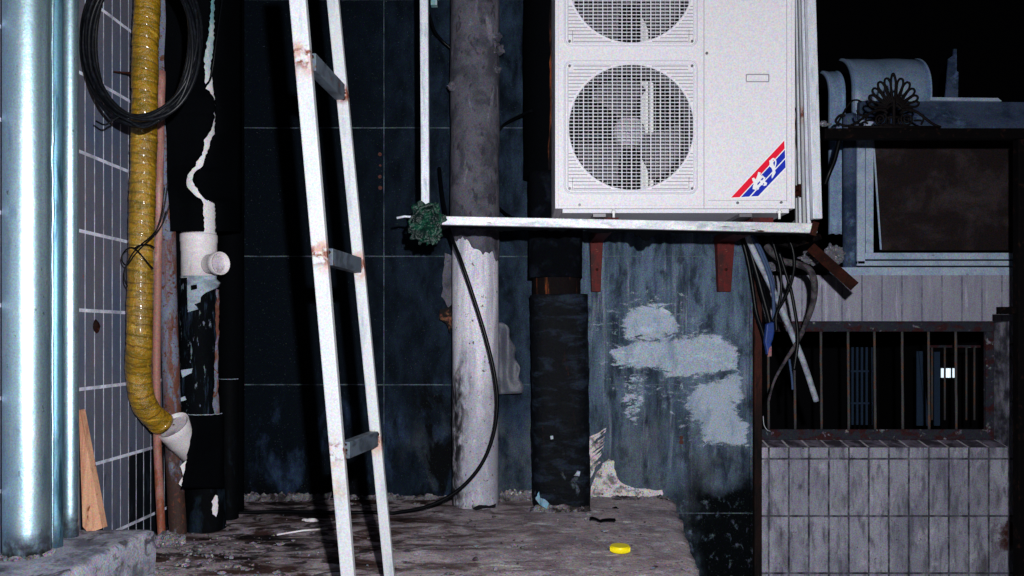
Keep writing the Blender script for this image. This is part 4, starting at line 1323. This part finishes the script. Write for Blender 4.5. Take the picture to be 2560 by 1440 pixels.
# maker's badge, recessed plate, screws
AF = AY + 0.002
MBp = lambda pts, d: MB().prism([P(x, y, AF) for x, y in pts], (0, -d, 0))
zc = lambda x, y: (1810 + x / 8.472, 340 + y / 8.472)
bd = MBp([zc(*q) for q in ((120, 1322), (1275, 60), (1300, 60), (1325, 680), (745, 1300))], 0.0006).build('badge', M['white'], t)
MBp([zc(*q) for q in ((148, 1306), (1275, 96), (1283, 268), (330, 1298))], 0.0010).build('red_stripe', M['red'], bd)
MBp([zc(*q) for q in ((360, 1295), (1288, 292), (1293, 462), (533, 1284))], 0.0010).build('blue_stripe', M['blue'], bd)
MBp([zc(*q) for q in ((570, 1280), (1297, 490), (1303, 665), (722, 1274))], 0.0010).build('blue_stripe', M['blue'], bd)
lt = MB()


def brush(pts, ws, k=[0]):
    ps = smooth([P(*zc(*q), AF - 0.0012 - 0.00012 * k[0]) for q in pts], 6)
    k[0] += 1
    n = len(ps)
    Lf, Rt = [], []
    for i, p in enumerate(ps):
        d = (ps[min(i + 1, n - 1)] - ps[max(i - 1, 0)]).normalized()
        nrm = Vector((-d.z, 0, d.x))
        s_ = i / (n - 1) * (len(ws) - 1)
        j = min(int(s_), len(ws) - 2)
        wd = (ws[j] + (ws[j + 1] - ws[j]) * (s_ - j)) / 8.472 * AY / F
        Lf.append(p + nrm * wd)
        Rt.append(p - nrm * wd)
    lt.grid([Lf, Rt], False)


# left brush character
brush([(612, 890), (640, 940), (690, 1000)], [22, 36, 20])
brush([(752, 768), (730, 850), (690, 960), (650, 1060), (635, 1130)], [28, 26, 34, 36, 30])
brush([(640, 1130), (680, 1090), (715, 1110), (735, 1125)], [30, 46, 40, 10])
brush([(690, 980), (750, 930), (800, 860), (840, 880)], [30, 22, 26, 18])
brush([(720, 905), (770, 870), (800, 855)], [18, 14, 20])
brush([(862, 874), (840, 930), (780, 1000), (720, 1075), (690, 1100)], [18, 18, 20, 26, 20])
brush([(760, 960), (800, 955), (850, 975), (896, 1020)], [14, 18, 22, 30])
brush([(800, 1040), (820, 990), (835, 950)], [14, 18, 12])
brush([(836, 1050), (870, 1030), (904, 1026)], [12, 24, 14])
brush([(660, 960), (665, 1020), (680, 1080)], [40, 40, 40])
# right brush character
brush([(966, 520), (1000, 560), (1000, 620), (972, 650)], [16, 38, 40, 16])
brush([(1000, 520), (1040, 484), (1084, 510), (1096, 570), (1080, 640), (1062, 700)], [20, 18, 16, 14, 14, 24])
brush([(1004, 590), (1030, 650), (1052, 720), (1060, 780)], [40, 34, 28, 34])
brush([(1086, 770), (1050, 800), (1030, 850), (1014, 896)], [10, 30, 20, 4])
brush([(1020, 520), (1030, 560), (1020, 600)], [18, 14, 20])
lt.build('brush_lettering', M['white'], bd)
pl = MB()
x0, x1, z1, z0 = P(1866, 186, AY).x, P(1922, 186, AY).x, P(1890, 186, AY).z, P(1890, 204, AY).z
pl.tube(rrect((x0 + x1) / 2, (z0 + z1) / 2, (x1 - x0) / 2, (z1 - z0) / 2, 0.002, AY + 0.001, 2), 0.0026, 6, closed=True)
pl.build('handle_recess', M['ac_line'], t)
MB().box((x0 + 0.006, AY - 0.002, z0 + 0.006), (x1 - 0.006, AY + 0.0015, z1 - 0.006)).build('name_plate', M['ac'], t)
for (x, y) in ((1767, 133), (1449, 512), (1844, 507), (1953, 506)):
    p = P(x, y, AY)
    MB().tube([p + Vector((0, 0.002, 0)), p + Vector((0, -0.002, 0))], 0.0055, 12).build('screw', M['screw'], t)
# base pan and feet
MB().box((ax0 + 0.03, AY + 0.012, az0 - 0.016), (ax1 - 0.02, AY + D - 0.02, az0 - 0.001)).build('base_pan', M['ac_guard'], t)
for px in (1500, 1868):
    x = P(px, 540, AY).x
    MB().bar((x, AY + 0.02, az0 - 0.024), (x, AY + D - 0.02, az0 - 0.024), 0.05, 0.013, up=Vector((0, 0, 1))).build('foot', M['screw'], t)
for (px, py, m_, sd) in ((1996, 484, 'rust', 1), (1992, 470, 'rust', 2)):
    p = P(px, py, 3.22)
    MB().tube([p + Vector((-0.03, 0, 0)), p + Vector((0.006, 0, 0))], 0.011, 10).tube([p + Vector((0.004, 0, 0)), p + Vector((0.016, 0, 0))], 0.017, 6).build('valve', M[m_], t)
mb = MB()
patch(mb, [(1988, 270), (1996, 300), (2004, 350), (2008, 440), (2002, 462), (1994, 450), (1990, 380)], 3.32, 0.01, 8, 1.6, 5)
mb.build('gap_shade', M['black'], t)  # black plate paints the shaded gap beside the casing

# wall brackets
for (px, wb, lab) in ((1494, 15, 'red primed wall bracket under the fan end of the air conditioner'),
                      (1821, 21, 'red primed wall bracket under the badged end of the air conditioner')):
    x = P(px, 650, 3.6).x
    b = empty('wall_bracket', (x, 3.69, P(px, 728, 3.62).z), lab, 'bracket', 'red brackets carrying the air conditioner')
    zt_, zb_ = az0 - 0.075, P(px, 727, 3.6).z
    mb = MB()
    wt, wb_ = px2m(wb + 1, 3.6), px2m(wb * 0.76, 3.6)
    mb.add([(x - wt, 3.64, zt_), (x + wt, 3.64, zt_), (x + wb_, 3.66, zb_), (x - wb_, 3.66, zb_),
            (x - wt, 3.698, zt_), (x + wt, 3.698, zt_), (x + wb_, 3.698, zb_), (x - wb_, 3.698, zb_)],
           [(0, 1, 2, 3), (4, 7, 6, 5), (0, 4, 5, 1), (1, 5, 6, 2), (2, 6, 7, 3), (3, 7, 4, 0)])
    mb.build('upright', M['red_rust'], b, bevel=0.002)
    MB().box((x - wt, 3.10, zt_ + 0.0005), (x + wt, 3.697, zt_ + 0.032)).build('arm', M['red_rust'], b, bevel=0.002)
    p = Vector((x + px2m(8 if px < 1600 else 46, 3.15), 3.13, zt_ + 0.03))
    MB().tube([p, p + Vector((0, 0, 0.04))], 0.005, 10).tube([p + Vector((0, 0, 0.022)), p + Vector((0, 0, 0.032))], 0.010, 6).build('bolt', M['white'], b)
    q = Vector((x + 0.002, 3.652, zb_ + 0.10))
    MB().tube([q + Vector((0, 0.01, 0)), q + Vector((0, -0.01, 0))], 0.007, 8).build('anchor_bolt', M['rust'], b)

# ------------------------------------------------------------------ rusty angle post beside the corner
x = P(1891, 900, 3.78).x
mb = MB().box((x - 0.024, 3.76, -0.38), (x + 0.020, 3.80, 1.24)).box((x - 0.024, 3.73, -0.38), (x - 0.019, 3.7595, 1.24))
M['post'] = mat('black_and_rust_post', C(48, 22, 18, 3.78), rough=0.8, spec=0.15, grain=0.3, bump=(40, 0.3), layers=[
    dict(col=C(7, 6, 7, 3.78), scale=8, lo=0.2, hi=0.4, grad=[(2, 0.92, 0.72)], wob=0.2),
    dict(col=C(22, 12, 11, 3.78), scale=(20, 20, 6), lo=0.45, hi=0.62)])
tag(mb.build('iron_post', M['post']), 'rusty black iron post at the right corner of the granite wall', 'post')

# ------------------------------------------------------------------ building on the right
BY = 4.3
zTop = P(1900, 688, BY).z
zo1, zo0 = P(2100, 803, BY).z, P(2100, 1119, BY).z
xo0, xo1 = P(1862, 900, BY).x, P(2521, 950, BY).x
XL, XE = 1.20, 3.6
bt = empty('tiled_building', (0, BY, 0), 'pale tiled building front with a barred basement window, on the right', 'building')
MB().box((XL, BY, -0.64), (XE, BY + 0.2, zo0)).box((xo1, BY, zo0), (XE, BY + 0.2, zo1)).build('lower_wall', M['tile_right'], bt)
MB().box((XL, BY, zo1), (XE, BY + 0.2, zTop)).build('upper_band', M['tile_right_upper'], bt)
MB().box((XL, BY, zo0), (xo0, BY + 0.2, zo1)).build('left_pier', M['tile_right'], bt)
mb = MB()
mb.add([(xo0, BY + 0.001, zo0 + 0.0015), (xo1, BY + 0.001, zo0 + 0.0015), (xo1, BY + 0.17, zo0 + 0.038), (xo0, BY + 0.17, zo0 + 0.038)], [(0, 1, 2, 3)])
M['sill_tile'] = mat('dark_sill_tile', C(62, 58, 68, 4.3, 0.35), rough=0.5, grain=0.3, layers=[dict(col=C(30, 28, 34, 4.3, 0.4), scale=10, lo=0.4, hi=0.6)],
                     joints=dict(lines=[(0, FX0, 0.108, 0.012, 0.004)], col=C(110, 108, 120, 4.3, 0.4), min=0.3))
mb.build('window_sill', M['sill_tile'], bt)
# inside: a dark room
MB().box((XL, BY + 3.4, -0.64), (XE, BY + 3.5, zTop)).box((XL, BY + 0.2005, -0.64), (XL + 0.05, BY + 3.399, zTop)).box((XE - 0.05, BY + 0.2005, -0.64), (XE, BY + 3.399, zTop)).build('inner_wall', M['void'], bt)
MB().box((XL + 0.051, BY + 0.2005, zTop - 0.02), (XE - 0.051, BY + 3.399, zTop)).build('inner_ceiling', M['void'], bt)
for (pa, pb_, ya, yb_) in ((2131, 2178, 868, 1062), (2292, 2352, 878, 1064)):
    mb = MB()
    Y = 5.6
    n = 5
    if pa < 2200:
        for k in range(n):
            x = pa + (pb_ - pa) * k / (n - 1)
            mb.bar(P(x, ya, Y), P(x, yb_, Y), 0.014, 0.01)
        for yy_ in (ya + 60, ya + 140):
            mb.bar(P(pa - 4, yy_, Y - 0.012), P(pb_ + 4, yy_, Y - 0.012), 0.012, 0.01, up=Vector((0, 1, 0)))
    else:
        mb.bar(P(pa + 9, ya, Y), P(pa + 9, yb_, Y), 0.055, 0.01)
        mb.bar(P(pa + 50, ya, Y), P(pa + 50, yb_, Y), 0.04, 0.01)
        mb.bar(P(pa + 8, ya, Y - 0.03), P(pa + 26, yb_, Y - 0.03), 0.02, 0.01)
    mb.build('inner_shutter', M['dim_blue'], bt)
lm = empty('wall_lamp', tuple(P(2371, 945, 6.2)), 'small bright lamp glowing far behind the window bars', 'lamp')
for k, (xa, xb_2) in enumerate(((2354, 2360), (2366.5, 2371), (2372.5, 2377), (2383, 2388))):
    a, b = P(xa, 921, 6.2), P(xb_2, 944, 6.2)
    MB().box((a.x, 6.2, b.z), (b.x, 6.21, a.z)).build('lamp_tube', M['lamp'], lm)
MB().box((P(2352, 930, 6.2).x, 6.212, P(2352, 948, 6.2).z), (P(2392, 930, 6.2).x, 6.24, P(2352, 917, 6.2).z)).build('housing', M['void'], lm)

# window grille
GY = 4.40
gr = empty('window_grille', tuple(P(2190, 1090, GY)), 'rusty iron grille of thin upright bars in the basement window', 'grille')
zA, zB, zC, zD = P(2190, 802, GY).z, P(2190, 829, GY).z, P(2190, 1073, GY).z, P(2190, 1099, GY).z
xA, xB = P(1868, 950, GY).x, P(2482, 950, GY).x
MB().box((xA, GY - 0.012, zB), (xB, GY + 0.012, min(zA, zo1 - 0.002))).build('top_bar', M['grille_frame'], gr, bevel=0.002)
MB().box((xA, GY - 0.012, zD), (xB, GY + 0.012, zC)).build('bottom_bar', M['grille_frame'], gr, bevel=0.002)
MB().box((P(2462, 950, GY).x, GY - 0.0125, zC + 0.0005), (xB, GY + 0.0125, zB - 0.0005)).build('side_bar', M['grille_frame'], gr, bevel=0.002)
for px in (1921, 1987, 2053, 2121, 2187, 2256, 2322, 2390):
    x0_, x1_ = P(px - 1, 829, GY).x, P(px + 1, 1073, GY).x
    pts = [Vector((x0_ + (x1_ - x0_) * i / 10 + 0.0015 * noise.noise(Vector((px, i * 0.5, 0))), GY, zB + 0.005 + (zC - zB - 0.01) * i / 10)) for i in range(11)]
    MB().tube(pts, 0.0072, 8, rf=lambda L, ph, p: 1 + 0.25 * noise.noise(Vector((p.x * 9, ph, p.z * 50)))).build('bar', M['bar'], gr)
gr2 = empty('window_grille', tuple(P(2425, 1060, 4.9)), 'second fainter grille of thin bars deeper inside the window', 'grille')
for px in (2330, 2362, 2416, 2436):
    MB().tube([P(px, 866, 4.9), P(px, 1050, 4.9)], 0.006, 8).build('bar', M['bar'], gr2)
MB().bar(P(2320, 866, 4.9), P(2450, 866, 4.9), 0.014, 0.014).build('top_bar', M['grille_frame'], gr2)

# aluminium window above the band
AWY = 4.38
aw = empty('aluminium_window', tuple(P(2340, 690, AWY)), 'aluminium window frame with a dark brown panel leaning inside it', 'window')


def pbox(xa, ya, xb, yb2, Y, d):
    a, b = P(xa, ya, Y), P(xb, yb2, Y)
    return MB().box((min(a.x, b.x), Y, min(a.z, b.z)), (max(a.x, b.x), Y + d, max(a.z, b.z)))


pbox(2144, 300, 2163, 660, AWY, 0.07).build('outer_stile', M['alu'], aw, bevel=0.002)
pbox(2166, 300, 2184, 632, AWY + 0.02, 0.05).build('inner_stile', M['alu'], aw, bevel=0.002)
pbox(2164, 632, 2600, 648, AWY + 0.02, 0.05).build('bottom_rail', M['alu'], aw, bevel=0.002)
pbox(2144, 652, 2600, 664, AWY, 0.07).build('track', M['alu'], aw, bevel=0.002)
sl = pbox(2092, 668, 2600, 690, AWY - 0.07, 0.14).build('sill', M['alu'], aw, bevel=0.003)
for px in (2222, 2487):
    p = P(px, 673, AWY - 0.07)
    MB().tube([p + Vector((0, 0.002, 0)), p + Vector((0, -0.006, 0))], 0.010, 10).build('screw', M['zinc_clean'], sl)
mb = MB().prism([P(2183, 330, AWY + 0.075), P(2600, 330, AWY + 0.075), P(2600, 626, AWY + 0.075), P(2203, 626, AWY + 0.075)], (0, 0.006, 0))
mb.build('panel', M['screen'], aw)
MB().bar(P(2182, 330, AWY + 0.072), P(2202, 624, AWY + 0.072), 0.009, 0.004).build('panel_edge', M['alu'], aw)
tag(vert_tube('p', 2124, 600, 4.42, 0.036, zTop + 0.002, P(2124, 330, 4.4).z + 0.1, None, 28).build('flue_pipe', M['sheet_dark']), 'dark upright pipe left of the aluminium window', 'pipe')

# sheet metal ducts
def duct(xl, xr, Y, pyb, pyt, curl, rad, depth, label, m, gapright=True):
    d0 = empty('metal_duct', tuple(P((xl + xr) / 2, pyb, Y)), label, 'duct', 'galvanised ducts behind the window')
    a, b = P(xl, pyt + 120, Y).x, P(xr, pyt + 120, Y).x
    zt2 = P(xl, pyt, Y).z
    zb2 = P(xl, pyb, Y).z
    prof = []
    zc0 = zt2 - rad * math.sin(curl)
    for i in range(9):
        prof.append((0.0, zb2 + (zc0 - zb2) * i / 8))
    for i in range(1, 13):
        a_ = curl * i / 12
        prof.append((rad * (1 - math.cos(a_)), zc0 + rad * math.sin(a_)))
    fr, bk = [], []
    for (dy, z) in prof:
        fl_ = 0.014 * max(0.0, dy / rad)
        fr.append([Vector((a - fl_ + (b - a + 2 * fl_) * j / 10, Y + dy, z + 0.008 * noise.noise(Vector((j * 0.35, z * 2, Y))))) for j in range(11)])
    MB().grid(fr).build('front_sheet', m, d0, solid=0.002)
    for x in (a - 0.002, b + 0.002):
        s_ = []
        for i, (dy, z) in enumerate(prof):
            off = depth * (1 - 0.0 * i)
            s_.append([Vector((x, Y + dy - 0.014, z)), Vector((x, Y + dy + off * 0.5, z)), Vector((x, Y + dy + off, z))])
        MB().grid(s_).build('side_flange', m, d0, solid=0.005)
    return d0


duct(2134, 2326, 4.95, 330, 120, 1.35, 0.26, 0.03, 'wide galvanised duct with a curled top behind the iron crest', M['sheet'])
duct(2076, 2110, 4.62, 585, 160, 1.3, 0.18, 0.03, 'narrow galvanised duct with a curled top beside the guard frame', M['sheet'])
md = empty('sheet_panel', tuple(P(2360, 330, 4.65)), 'long blue metal panel in a shaded tone with a pale lip behind the iron crest', 'panel')
mb = MB().prism([P(2150, 252, 4.72), P(2640, 256, 4.72), P(2640, 322, 4.62), P(2150, 326, 4.62)], (0, 0.03, 0.004))
mb.build('face', M['sheet_dark'], md)  # darker tone of the sloping face is put into its colour
MB().prism([P(2326, 243, 4.70), P(2495, 245, 4.70), P(2505, 253, 4.70), P(2326, 251, 4.70)], (0, 0.05, 0)).build('lip', M['alu'], md)
tag(MB().prism([P(2364, 243, 4.86), P(2372, 146, 4.86), P(2384, 138, 4.86), P(2385, 122, 4.86), P(2392, 122, 4.86), P(2392, 178, 4.86), P(2396, 180, 4.86), P(2395, 243, 4.86)], (0, 0.012, 0)).build('metal_fin', M['sheet_dark']),
    'narrow tapering blue metal fin standing behind the sheet panel', 'metal sheet')

# wall far behind, its lack of light put into a near-black colour
bk = MB().box((-6, 9.0, -0.64), (16, 9.3, 9)).build('rear_wall', mat('unlit_black_wall', (0.006, 0.006, 0.008), rough=0.95, spec=0.02, grain=0.3), loc=(4, 9, -0.64))
tag(bk, 'unlit wall coloured near black in the dark background at upper right', 'wall')

# ------------------------------------------------------------------ iron gate with a palmette crest
IY = 3.6
ig = empty('iron_gate', (P(2550, 1440, IY).x, IY, -0.64), 'black iron gate frame topped by a rusty palmette crest', 'gate')
a, b = P(2062, 320, IY), P(2700, 318, IY)
MB().box((a.x, IY, P(2062, 346, IY).z), (b.x, IY + 0.04, a.z)).build('top_rail', M['iron'], ig, bevel=0.003)
a = P(2546, 349, IY)
MB().box((a.x, IY - 0.002, -0.64), (P(2546, 349, IY).x + 0.05, IY + 0.042, P(2537, 347, IY).z)).build('stile', M['iron'], ig, bevel=0.003)
a, b = P(2500, 767, IY), P(2545.5, 785, IY)
MB().box((a.x, IY, b.z), (b.x, IY + 0.03, a.z)).build('latch', M['iron'], ig, bevel=0.002)
cz = lambda x, y, Y=IY + 0.012: P(2050 + x / 5.334, 90 + y / 5.334, Y)
cr = MB()
T1 = px2m(2.9, IY)


def scr(pts, w=1.0, closed=False, n=8):
    ps = smooth([cz(*q) for q in pts], n)
    cr.tube(ps, T1 * w, 8)


tips = [(975, 510, 44), (890, 588, 40), (798, 636, 42), (722, 722, 42), (672, 818, 40), (672, 905, 36), (1080, 592, 40), (1172, 640, 42), (1240, 726, 42), (1285, 820, 40), (1300, 900, 36)]
for (tx, ty, hw) in tips:
    dx, dy = tx - 985, ty - 960
    L = math.hypot(dx, dy)
    ux, uy = dx / L, dy / L
    nx, ny = -uy, ux
    b0 = (985 + ux * 95, 960 + uy * 70)
    q = lambda s_, o: (b0[0] + (tx - b0[0]) * s_ + nx * o, b0[1] + (ty - b0[1]) * s_ + ny * o)
    if ty == 510:
        scr([q(0, 6), q(0.4, 26), q(0.7, 34), q(0.9, 22), q(1.02, 0), q(0.9, -22), q(0.7, -34), q(0.4, -26), q(0, -6)], 1.05)
        scr([q(0.94, 0), q(1.02, 0)], 1.6, n=3)
    else:
        scr([q(0, 5), q(0.35, hw * 0.40), q(0.62, hw * 0.76), q(0.86, hw * 0.98), q(1.03, hw * 0.6), q(1.07, 0), q(1.03, -hw * 0.6), q(0.86, -hw * 0.98), q(0.62, -hw * 0.76), q(0.35, -hw * 0.40), q(0, -5)], 1.0)
scr([(985, 840), (986, 950), (985, 1060), (985, 1190)], 1.5)
scr([(890, 975), (930, 935), (985, 918), (1040, 935), (1085, 975)], 1.2)
scr([(915, 1080), (1060, 1080)], 1.3, n=3)
scr([(905, 1075), (925, 1130), (900, 1200)], 1.0)
scr([(1065, 1075), (1045, 1130), (1075, 1200)], 1.0)
for sx in (1, -1):
    cx = 985 - sx * 178
    pts = []
    for k in range(30):
        a_ = math.radians(-60 + 25 * k)
        rr_ = 92 - 82 * k / 29
        pts.append((cx + sx * rr_ * math.cos(a_) * 0.95, 1112 + rr_ * math.sin(a_)))
    scr(pts, 0.95, n=3)
    scr([(cx + sx * 92, 1030), (cx + sx * 60, 1000), (cx, 985), (cx - sx * 70, 1005)], 1.1)
    scr([(cx - sx * 90, 1130), (cx - sx * 150, 1125), (cx - sx * 190, 1130)], 0.9)
scr([(880, 985), (790, 980), (700, 1010), (620, 1060), (540, 1120), (470, 1165), (400, 1195), (320, 1195), (255, 1170), (210, 1140), (225, 1100), (262, 1062), (310, 1052), (330, 1075)], 1.15)
scr([(240, 1150), (270, 1100), (320, 1010), (370, 930), (430, 865), (500, 855), (550, 880)], 0.8)
scr([(495, 985), (510, 1030), (560, 1060), (610, 1055), (650, 1035)], 1.0)
scr([(640, 1070), (610, 1110), (612, 1150), (640, 1170)], 0.9)
scr([(1090, 985), (1180, 975), (1260, 1000), (1330, 1040), (1400, 1095), (1470, 1150), (1540, 1190), (1610, 1215)], 1.15)
scr([(1372, 1050), (1380, 1110), (1350, 1180)], 0.9)
cr.tube([cz(380, 1212), cz(1000, 1214), cz(1600, 1216)], T1 * 1.2, 8)
cr.blob(cz(985, 1205), (0.06, 0.008, 0.012), 2, 3, 0.3)
cr.build('palmette_crest', M['iron_crest'], ig)
tag(MB().tube(path([(2108, 330, 3.66), (2099, 350, 3.66), (2086, 400, 3.67), (2073, 432, 3.68), (2062, 462, 3.7)], 3.66), 0.011, 10).build('thick_cable', M['cable']),
    'thick black cable slanting down from the gate rail by the narrow duct', 'cable')
tag(MB().blob(P(2058, 309, 3.64), (0.018, 0.012, 0.014), 4, 3, 0.5).blob(P(2072, 311, 3.64), (0.014, 0.008, 0.006), 6, 3, 0.5).build('rag_scrap', M['plastic_bag']), 'small pale rag scrap at the left end of the gate rail', 'rag')

# ------------------------------------------------------------------ cables and pipes dropping below the unit
zk = lambda x, y, Y: P(1840 + x / 2.88, 540 + y / 2.88, Y)


def drop(name, pts, Y, r, m, label, cat='cable', group=None, taper=None):
    ps = smooth([zk(*(q if len(q) > 2 else (*q, Y))) for q in pts], 8)
    rs = r if not taper else [r * (1 - (1 - taper) * max(0, (i / (len(ps) - 1) - 0.45) / 0.55)) for i in range(len(ps))]
    tag(MB().tube(ps, rs, 12, rf=lambda L, ph, p: 1 + 0.06 * noise.noise(Vector((L * 20, ph * 0.5, 0)))).build(name, m), label, cat, group)


gC = 'cables dropping below the air conditioner'
drop('drain_conduit', [(80, 130, 3.55), (105, 200, 3.55), (150, 300, 3.56), (205, 410, 3.58), (270, 540, 3.6), (330, 670, 3.62), (395, 830, 3.64), (450, 960, 3.66), (510, 1120, 3.68), (578, 1332, 3.7)], 3.6, 0.0135, M['conduit'],
     'pale plastic drain pipe sloping down across the barred window', 'pipe')
drop('flexible_hose', [(220, 215, 3.6), (255, 260, 3.58), (330, 320, 3.56), (450, 350, 3.55), (530, 392, 3.55), (564, 480, 3.55), (555, 620, 3.55), (505, 770, 3.56), (440, 910, 3.57), (350, 1050, 3.58), (275, 1190, 3.59), (236, 1335, 3.6)],
     3.6, 0.0155, M['hose_grey'], 'grey hose curving out and back in a wide bow below the unit', 'hose', None, 0.25)
drop('cable', [(40, 150), (85, 320), (120, 520), (148, 700), (190, 830), (225, 960)], 3.66, 0.010, M['cable'], 'leftmost black cable lying against the rusty iron post', 'cable', gC)
drop('cable', [(70, 140), (125, 330), (190, 560), (228, 700), (245, 775)], 3.62, 0.013, M['cable'], 'thick black cable ending at the blue tape wrap', 'cable', gC)
drop('cable', [(112, 140), (165, 240), (225, 390), (262, 520), (272, 640), (270, 745)], 3.54, 0.0075, M['cable_blue'], 'bluish cable hanging in front of the pale conduit', 'cable', gC)
drop('cable', [(130, 140), (190, 260), (235, 370), (268, 480), (268, 560)], 3.56, 0.0065, M['cable_blue'], 'thinner bluish cable hanging beside the first bluish one', 'cable', gC)
drop('cable', [(255, 150), (290, 270), (318, 390), (326, 520), (312, 630), (288, 705), (268, 760)], 3.52, 0.0062, M['cable'], 'black cable bowing slightly right above the blue tape', 'cable', gC)
drop('cable', [(310, 260), (352, 390), (392, 520), (418, 650), (440, 790), (445, 900), (432, 1010), (418, 1110)], 3.5, 0.0075, M['cable'], 'longest black cable falling through the bow of the grey hose', 'cable', gC)
drop('cable', [(370, 140), (408, 240), (420, 350), (400, 470), (352, 590), (302, 680), (288, 740), (292, 830)], 3.48, 0.007, M['cable'], 'black cable crossing over the others in an open curve', 'cable', gC)
drop('cable', [(384, 1030), (392, 1090), (402, 1160), (408, 1250)], 3.6, 0.005, M['cable_blue'], 'short bluish cable end dangling before the window bars', 'cable', gC)
mb = MB()
mb.prism([zk(x, y, 3.58) for x, y in jag([(222, 775), (262, 765), (305, 735), (298, 800), (275, 860), (258, 950), (246, 992), (226, 1000), (218, 940), (210, 850)], 30, 5, 3)], (0, 0.03, 0))
tag(mb.build('tape_wrap', M['blue_tape'], bevel=0.006), 'blue insulating tape wrapped round cables by the iron post', 'tape')
mb = MB().prism([zk(x, y, 3.575) for x, y in ((240, 950), (256, 936), (256, 1008), (228, 1016))], (0, 0.004, 0))
tag(mb.build('paper_tag', M['pink']), 'small pinkish paper tag below the blue tape wrap', 'tag')
mb = MB()
pa, pb2 = zk(540, 225, 3.56), zk(852, 505, 3.40)
mb.bar(pa, pb2, 0.045, 0.012, up=Vector((0.2, 1, 0.3)))
mb.jitter(0.002, 30)
tag(mb.build('rusty_plate', M['rust'], bevel=0.001), 'rusty steel strip sticking out diagonally below the frame corner', 'steel strip')
mb = MB().bar(zk(395, 215, 3.5), zk(600, 150, 3.36), 0.024, 0.03).bar(zk(200, 160, 3.6), zk(420, 215, 3.56), 0.03, 0.04)
tag(mb.build('steel_bracket', M['iron'], bevel=0.002), 'black steel bracket under the right end of the galvanised rail', 'bracket')
for (x, y, rx, rz, sd, lab) in ((700, 285, 0.045, 0.045, 1, 'crumpled grey plastic bag behind the rusty steel strip'),
                                (545, 300, 0.05, 0.03, 2, 'crumpled grey plastic scrap within the bow of the grey hose'),
                                (290, 365, 0.045, 0.022, 3, 'crumpled pale plastic scrap lying among the hanging cables')):
    c = zk(x, y, 3.86)
    tag(MB().blob(c, (rx, 0.03, rz), sd, 4, 0.55, 1.9).build('plastic_bag', M['plastic_bag']), lab, 'plastic', 'crumpled plastic under the frame corner')
tag(MB().tube(path([(1908, 1040, 4.36), (1910, 1062, 4.35), (1918, 1075, 4.34), (1926, 1078, 4.35)], 4.35), 0.0022, 6).build('wire_loop', M['zinc_clean']), 'thin pale wire loop at the lower left of the window grille', 'wire')

# ------------------------------------------------------------------ litter on the platform
c = PZ(1553, 1386, 0.0)
t = empty('bottle_cap', (c.x, c.y + 0.03, 0), 'bright yellow plastic lid lying on the platform', 'lid')
MB().tube([(c.x, c.y + 0.03, 0.003), (c.x, c.y + 0.03, 0.020), (c.x, c.y + 0.03, 0.0235)], [0.0345, 0.0342, 0.032], 40).build('lid', M['yellow_cap'], t)
mb = MB()
for k in range(44):
    a_ = 2 * math.pi * k / 44
    mb.bar((c.x + 0.0345 * math.cos(a_), c.y + 0.03 + 0.0345 * math.sin(a_), 0.005), (c.x + 0.0345 * math.cos(a_), c.y + 0.03 + 0.0345 * math.sin(a_), 0.018), 0.0018, 0.0018)
mb.build('grip_ribs', M['yellow_cap'], t)
a, b = PZ(692, 1337, 0.006), PZ(820, 1322, 0.006)
tag(MB().tube([a, a.lerp(b, 0.5) + Vector((0, 0.003, 0.004)), b], 0.0035, 8).build('plastic_straw', M['pvc']), 'thin white straw lying on the platform left of the ladder', 'straw')
c = PZ(775, 1303, 0.005)
tag(MB().blob(c + Vector((0, 0, 0.004)), (0.026, 0.014, 0.007), 5, 3, 0.7).build('plaster_chip', M['pvc']), 'small white chip on the platform above the straw', 'chip')
c = PZ(1503, 1312, 0.0)
pts = [Vector((c.x - 0.045 + 0.1 * i / 12, c.y + 0.02 * math.sin(i * 0.5), 0.012 + 0.014 * abs(math.cos(i * 0.33)))) for i in range(13)]
mb = MB()
mb.grid([[p + Vector((0, -0.02, 0)), p + Vector((0, 0.0, 0.004)), p + Vector((0, 0.02, -0.004))] for p in pts])
tag(mb.build('rubber_scrap', M['black'], solid=0.003), 'curled black rubber scrap on the platform behind the yellow lid', 'scrap')
c = PZ(1538, 1272, 0.0)
tag(MB().blob(c + Vector((0, 0, 0.003)), (0.014, 0.012, 0.006), 9, 2, 0.6).build('rubber_scrap', M['black']), 'tiny black crumb on the platform by the foot of the lagged pipe', 'scrap')
# grit and crumbs, uncountable
mb = MB()
for k in range(520):
    px, py = random.uniform(400, 1740), random.uniform(1255, 1520)
    if random.random() < 0.4:
        px, py = random.gauss(520, 90), random.gauss(1400, 30)
    c = PZ(px, max(1252, py), 0.0)
    if c.x > edge_x(c.y) - 0.03 or c.y < 1.2:
        continue
    r = random.choice((0.002, 0.0025, 0.003, 0.004, 0.007)) * random.uniform(0.7, 1.3)
    mb.blob((c.x, c.y, r * 0.4 + 0.004), (r * random.uniform(0.9, 2.2), r * random.uniform(0.8, 1.6), r * 0.7), k, 1, 1.1)
tag(mb.build('grit', M['mortar'], loc=(0, 2.8, 0)), 'pale mortar grit and crumbs scattered over the platform', 'grit', None, 'stuff')
